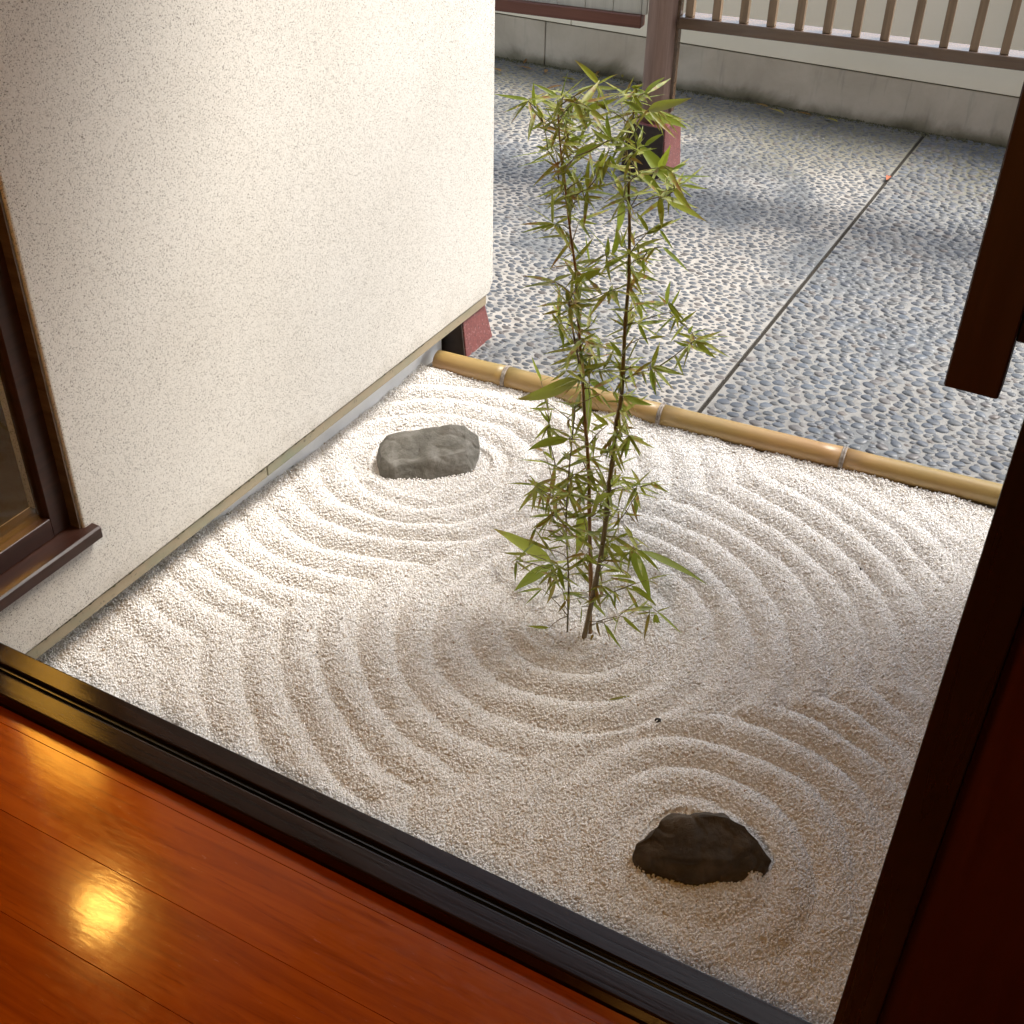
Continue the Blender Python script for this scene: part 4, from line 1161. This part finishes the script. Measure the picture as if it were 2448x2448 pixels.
(-0.739,1.956,0.283,-0.684,1.952,0.162,0.0232,0),(-0.711,1.917,0.32,-0.652,1.901,0.289,0.008,0),(-0.721,1.972,0.275,-0.573,2.001,0.212,0.0164,0),(-0.686,1.924,0.24,-0.631,1.927,0.279,0.007,0),
(-0.786,1.946,0.288,-0.728,1.925,0.266,0.013,0),(-0.732,1.958,0.181,-0.67,1.958,0.141,0.0116,0),(-0.706,2.06,0.03,-0.674,2.056,0.012,0.0149,0),(-0.621,1.827,0.252,-0.551,1.801,0.241,0.007,0),
(-0.668,1.917,0.16,-0.666,1.898,0.091,0.0067,2),(-0.743,1.95,0.093,-0.69,1.955,0.058,0.0078,0),(-0.743,1.93,0.109,-0.754,1.924,0.035,0.0081,0),(-0.755,1.873,0.124,-0.701,1.863,0.08,0.0072,0),
(-0.833,1.971,0.085,-0.803,1.999,0.021,0.0071,0),(-0.892,1.947,0.1,-0.835,1.947,0.115,0.0066,0),(-0.858,1.955,-0.032,-0.894,1.938,0.012,0.008,2),(-0.901,1.901,0.025,-0.96,1.895,0.012,0.0073,0),
(-0.967,2.032,-0.107,-0.989,2.048,0.012,0.007,0),(-0.885,1.899,0.213,-0.85,1.87,0.179,0.0106,0),(-0.928,1.979,0.098,-0.957,1.986,0.012,0.0098,2),(-0.899,1.892,0.195,-0.907,1.889,0.159,0.0055,2),
(-0.772,1.979,0.237,-0.777,2.003,0.162,0.0078,0),(-0.793,1.834,0.332,-0.753,1.817,0.332,0.0067,0),(-0.692,1.848,0.298,-0.762,1.876,0.254,0.0101,0),(-0.784,1.918,0.188,-0.736,1.927,0.172,0.006,0),
(-0.796,1.863,0.439,-0.748,1.839,0.493,0.0145,0),(-0.762,1.948,0.389,-0.718,1.932,0.364,0.0062,2),(-0.749,1.901,0.396,-0.759,1.889,0.373,0.0055,1),(-0.725,1.893,0.453,-0.707,1.901,0.4,0.0062,2),
(-0.979,1.946,0.365,-0.983,1.947,0.3,0.0082,1),(-0.842,1.944,0.493,-0.82,1.939,0.465,0.0055,2),(-0.757,1.924,0.179,-0.753,1.915,0.134,0.0055,0),(-0.877,1.925,0.086,-0.881,1.939,0.037,0.0055,2),
(-0.875,1.977,0.224,-0.869,1.963,0.178,0.0055,0),(-0.924,1.888,0.29,-0.904,1.902,0.276,0.0055,0),(-0.909,1.926,0.378,-0.887,1.926,0.362,0.0055,2),(-0.915,1.941,0.326,-0.893,1.938,0.356,0.0055,2),
(-0.877,1.868,0.394,-0.902,1.855,0.361,0.0055,2),(-0.833,1.821,0.478,-0.826,1.815,0.522,0.0055,2),(-0.847,1.915,0.407,-0.833,1.926,0.437,0.0055,0),(-0.806,1.897,0.449,-0.824,1.897,0.465,0.0055,0),
(-0.819,1.977,0.403,-0.846,1.987,0.411,0.0055,0),(-0.783,1.921,0.457,-0.761,1.91,0.502,0.006,0),(-0.855,1.892,0.48,-0.829,1.892,0.466,0.0055,0),(-0.953,2.06,0.355,-0.98,2.051,0.368,0.0055,0),
(-0.862,1.862,0.356,-0.894,1.843,0.324,0.0055,0),(-0.811,1.814,0.382,-0.846,1.801,0.366,0.0055,0),(-0.818,1.941,0.312,-0.785,1.925,0.36,0.0063,0),(-0.779,1.944,0.258,-0.809,1.959,0.27,0.0055,0),
(-0.923,1.909,0.19,-0.961,1.926,0.137,0.0068,0),(-0.817,1.8,0.218,-0.831,1.788,0.187,0.0055,2),(-0.837,1.93,0.095,-0.841,1.937,0.033,0.0065,0),(-0.791,1.916,0.08,-0.775,1.911,0.045,0.0055,2),
(-0.803,1.932,0.025,-0.803,1.922,0.012,0.0055,2),(-0.765,1.934,0.321,-0.739,1.952,0.335,0.0055,0),(-0.825,1.967,0.35,-0.794,1.962,0.349,0.0055,2),(-0.726,1.922,0.344,-0.753,1.934,0.358,0.0055,0),
(-0.934,1.989,0.371,-0.953,1.985,0.342,0.0055,0),(-0.856,1.949,0.399,-0.869,1.935,0.362,0.0055,2),(-0.821,1.941,0.36,-0.8,1.938,0.385,0.0055,0),
]

def leaf_mesh(var, fold, droop, curl):
    """unit leaf along +Y, half width 0.5, slightly folded and drooping"""
    V, F = [], []
    n_ = 9
    for i in range(n_):
        t = i / (n_ - 1)
        w = 0.5 * (math.sin(math.pi * min(1, t * 1.02) ** 0.62) ** 0.85) if 0 < t < 1 else 0.03
        if i == n_ - 1: w = 0.004
        z = -droop * t * t
        x = curl * math.sin(t * 2.2)
        V += [(x - w, t, z + fold * w), (x, t, z), (x + w, t, z + fold * w)]
    for i in range(n_ - 1):
        a = i * 3
        F += [(a, a + 1, a + 4, a + 3), (a + 1, a + 2, a + 5, a + 4)]
    return mesh_from('leaf', V, F, True)
LM = {}
for c in range(3):
    for v_, (fo, dr, cu) in enumerate(((0.35, 0.05, 0.3), (0.25, 0.12, -0.5), (0.5, 0.0, 0.2), (0.2, -0.06, -0.2), (0.45, 0.18, 0.6))):
        me = leaf_mesh(v_, fo, dr, cu); me.materials.append(MT['leaf%d' % c]); LM[c, v_] = me
plant = empty('bamboo_plant', (-0.835, 1.935, 0))
tag(plant, 'slender green bamboo plant growing out of the raked white gravel', 'bamboo')
def culm(name, pts, r0, r1, mat, joints):
    pts = [Vector(p) for p in pts]
    # resample smoothly
    sm = []
    n_ = len(pts)
    for i in range(n_ - 1):
        a, b_, c_, d = pts[max(i - 1, 0)], pts[i], pts[i + 1], pts[min(i + 2, n_ - 1)]
        for q in range(5):
            t = q / 5
            sm.append(0.5 * ((2 * b_) + (c_ - a) * t + (2 * a - 5 * b_ + 4 * c_ - d) * t * t + (3 * b_ - a - 3 * c_ + d) * t ** 3))
    sm.append(pts[-1])
    rad = [r0 + (r1 - r0) * i / (len(sm) - 1) for i in range(len(sm))]
    for i in range(3, len(sm), joints):
        rad[i] *= 1.28
    v_, f_ = tube_geo(sm, rad, 9)
    o = link(name, mesh_from(name, v_, f_, True), mat); keep(o, plant)
    return sm
CULM_A = [(-0.828, 1.922, -0.04)] + CULM_A
CULM_B = [(-0.815, 1.952, -0.04)] + CULM_B
CULM_C = [(-0.869, 1.932, -0.04)] + CULM_C
netw = []
netw += culm('culm', CULM_A, 0.0062, 0.0016, MT['culm_dark'], 7)
netw += culm('culm', CULM_B, 0.0048, 0.0013, MT['culm_orange'], 7)
netw += culm('culm', CULM_C, 0.0024, 0.0011, MT['twig'], 6)
netw += culm('culm', CULM_E, 0.0024, 0.0012, MT['culm_dark'], 5)
netw = [p for p in netw if p.z > 0.03]
# twigs: every leaf base is tied into the branching by the shortest sensible link
bases = [Vector(l[:3]) for l in LEAVES]
NP = [np.array(p) for p in netw]
P = np.array([tuple(p) for p in netw]); parent_cost = np.zeros(len(P))
todo = list(range(len(bases)))
BV, BF = [], []
B = np.array([tuple(b_) for b_ in bases])
nodesP = P.copy(); ncost = np.zeros(len(P))
def costs(pts, nodes_):
    d = pts[:, None, :] - nodes_[None, :, :]
    dist = np.sqrt((d ** 2).sum(-1))
    return dist * (1 + 0.9 * np.clip(-d[..., 2] / (dist + 1e-6), -0.5, 1))      # prefer growing upwards
tw = random.Random(9)
best = costs(B, nodesP) + 0.25 * ncost[None, :]
bi = best.argmin(1); bc = best.min(1)
left_ = set(todo)
while left_:
    i = min(left_, key=lambda q: bc[q])
    left_.remove(i)
    a = Vector(nodesP[bi[i]]); e = bases[i]
    L = (e - a).length
    if L > 0.002:
        bend = Vector((tw.uniform(-1, 1), tw.uniform(-1, 1), tw.uniform(0.0, 1.0))) * L * 0.10
        pts = [a, a.lerp(e, 0.35) + bend, a.lerp(e, 0.7) + bend * 0.8, e]
        v_, f_ = tube_geo(pts, [0.0013, 0.0011, 0.0009, 0.0007], 5)
        k = len(BV); BV += v_; BF += [tuple(q + k for q in f) for f in f_]
        new = np.array([tuple(p) for p in pts[1:]])
    else:
        new = np.array([tuple(e)])
    nc = ncost[bi[i]] + L
    off_ = len(nodesP)
    nodesP = np.concatenate((nodesP, new)); ncost = np.concatenate((ncost, [nc] * len(new)))
    rem = sorted(left_)
    if rem:
        cc = costs(B[rem], new) + 0.25 * nc
        mi = cc.argmin(1); mv_ = cc.min(1)
        for q, r_ in enumerate(rem):
            if mv_[q] < bc[r_]:
                bc[r_] = mv_[q]; bi[r_] = off_ + mi[q]
keep(link('twigs', mesh_from('twigs', BV, BF, True), MT['twig']), plant)
lr = random.Random(31)
view = Vector((0, 0, CAM_Z))
def put_leaf(b0, t0, wd, c, wide):
    d = t0 - b0; L = d.length
    if L < 0.006: return
    y = d / L
    # broad side mostly up, wide ones turned open, others rolled at random
    upish = Vector((lr.uniform(-0.6, 0.6), lr.uniform(-0.9, 0.3), 1.0))
    if wide: upish = Vector((lr.uniform(-0.3, 0.7), -1.0, 0.9))
    z = (upish - y * upish.dot(y))
    if z.length < 1e-3: z = Vector((1, 0, 0))
    z.normalize()
    x = y.cross(z)
    o = bpy.data.objects.new('leaf', LM[c, lr.randrange(5)]); C.objects.link(o)
    m4 = Matrix((x * wd, y * L, z * max(wd * 1.0, 0.15 * L * 0.5))).transposed().to_4x4()
    m4.translation = b0
    o.parent = plant
    o.matrix_parent_inverse = Matrix.Translation(-plant.location)
    o.matrix_basis = m4
    return o
nleaf = 0
for l in LEAVES:
    put_leaf(Vector(l[:3]), Vector(l[3:6]), l[6] * 1.1, int(l[7]), l[6] / (Vector(l[3:6]) - Vector(l[:3])).length > 0.135); nleaf += 1
# small extra leaves hanging on the twigs
extra = []
while nleaf < 298:
    p = Vector(nodesP[lr.randrange(len(netw), len(nodesP))])
    if p.z < 0.08: continue
    d = Vector((lr.uniform(-1, 1), lr.uniform(-1, 1), lr.uniform(-0.9, 0.4))).normalized() * lr.uniform(0.025, 0.055)
    c = 0 if lr.random() < (0.85 if p.z > 0.55 else 0.62) else (2 if lr.random() < 0.7 else 1)
    put_leaf(p, p + d, lr.uniform(0.005, 0.008), c, False); nleaf += 1

# the smallest leaves, beyond the 300 that show largest, in one part
EV, EF = [], []
small = LM[0, 0]
for q in range(1250):
    p = Vector(nodesP[lr.randrange(0 if q % 4 == 0 else len(netw), len(nodesP) if q % 4 else len(netw))])
    if p.z < 0.10: continue
    d = Vector((lr.uniform(-1, 1), lr.uniform(-1, 1), lr.uniform(-0.8, 0.5))).normalized()
    L = lr.uniform(0.03, 0.075); wd = L * lr.uniform(0.09, 0.15)
    zz = Vector((lr.uniform(-0.6, 0.6), lr.uniform(-0.9, 0.3), 1.0)); zz = (zz - d * zz.dot(d)).normalized(); xx = d.cross(zz)
    k = len(EV)
    EV += [p + xx * (v.co.x * wd) + d * (v.co.y * L) + zz * (v.co.z * wd) for v in small.vertices]
    EF += [tuple(i + k for i in f.vertices) for f in small.polygons]
so = link('small_leaves', mesh_from('small_leaves', EV, EF, True), MT['leaf_small']); keep(so, plant); so['kind'] = 'stuff'

# ================================================================ LITTER
def litter(name, x, y, z, L, wd, yaw, c, lab, cat, grp=None, tilt=0.0, var=1):
    o = bpy.data.objects.new(name, LM[c, var]); C.objects.link(o)
    o.scale = (wd, L, wd); o.location = (x, y, z); o.rotation_euler = (tilt, 0, yaw)
    tag(o, lab, cat, grp)
    return o
gz = lambda x, y: float(gravel_z(x, y))
litter('fallen_leaf', -0.690, 1.772, gz(-0.69, 1.772) + 0.006, 0.075, 0.008, R(-52), 1, 'narrow yellow leaf lying on the gravel in front of the bamboo', 'leaf')
ll = random.Random(77)
ORD = ('first', 'second', 'third', 'fourth', 'fifth', 'sixth', 'seventh', 'eighth', 'ninth', 'tenth', 'eleventh', 'twelfth')
for i, x in enumerate(sorted(ll.uniform(-3.2, -2.35) for _ in range(12))):
    y = BY - 0.03 - abs(ll.gauss(0, 0.10)); c = 2 if ll.random() < 0.7 else 1
    litter('fallen_leaf', x, y, 0.012 + ll.uniform(0, 0.01), ll.uniform(0.05, 0.13), ll.uniform(0.012, 0.022), ll.uniform(0, 6.28), c,
           '%s dry %s leaf from the left, at the boundary wall left of the post' % (ORD[i], 'brown' if c == 2 else 'yellowish'), 'leaf', 'dry leaves drifted against the boundary wall', ll.uniform(-0.1, 0.1), ll.randrange(5))
for i, (x, y) in enumerate(((-1.72, 5.84), (-1.62, 5.78), (-1.50, 5.83), (-1.36, 5.80))):
    c = 1 if i % 2 else 2
    litter('fallen_leaf', x, y, 0.012, ll.uniform(0.06, 0.11), 0.02, ll.uniform(1.2, 1.9), c,
           '%s dry %s leaf right of the post, along the boundary wall' % (ORD[i], 'brown' if c == 2 else 'yellowish'), 'leaf', 'dry leaves by the boundary wall right of the post', 0.05, ll.randrange(5))
m = NT('orange_leaf'); m.color((0.30, 0.085, 0.035)); m.rough(0.7)
ol = bpy.data.objects.new('fallen_leaf', leaf_mesh(0, 0.8, 0.2, 0.4)); ol.data.materials.append(m.m); C.objects.link(ol)
ol.scale = (0.022, 0.06, 0.03); ol.location = (-0.965, 5.18, 0.010); ol.rotation_euler = (0.1, 0.2, 0.3)
tag(ol, 'curled orange leaf lying on the paving joint', 'leaf')
def crumb(x, y, r, lab):
    bm = bmesh.new(); bmesh.ops.create_icosphere(bm, subdivisions=3, radius=r)
    for v in bm.verts:
        v.co = v.co * (1 + 0.5 * noise.noise(v.co * 160 + Vector((x * 50, 0, 0)))); v.co.z *= 0.6
    o = link('debris', bm_mesh('debris', bm, True), MT['debris']); o.location = (x, y, gz(x, y) + r * 0.3)
    tag(o, lab, 'debris')
crumb(-0.566, 1.757, 0.0065, 'small black crumb of bark on the gravel between bamboo and near rock')
crumb(-0.335, 2.505, 0.0045, 'tiny dark crumb on the gravel towards the bamboo pole, right')
crumb(-1.335, 1.585, 0.003, 'tiny dark speck in a raked furrow left of the bamboo')
# moss along the foot of the boundary wall
mv, mf = [], []
for i in range(2600):
    x = mr.uniform(-3.4, -0.3)
    d = abs(mr.gauss(0, 0.022)) * (0.4 + 1.3 * max(0, 0.5 + noise.noise(Vector((x * 2.5, 1, 0)))))
    y = BY - 0.001 - d; s_ = mr.uniform(0.002, 0.006); z = 0.001
    k = len(mv)
    mv += [(x + s_, y, z), (x - s_, y, z), (x, y + s_, z), (x, y - s_, z), (x + mr.uniform(-1, 1) * s_, y, z + s_ * mr.uniform(0.6, 1.6))]
    mf += [(k, k + 2, k + 4), (k + 2, k + 1, k + 4), (k + 1, k + 3, k + 4), (k + 3, k, k + 4)]
ms = link('moss', mesh_from('moss', mv, mf), MT['moss']); tag(ms, 'dark moss and dirt along the foot of the boundary wall', 'moss', kind='stuff')
print('leaves', nleaf, 'objects', len(scene.objects))
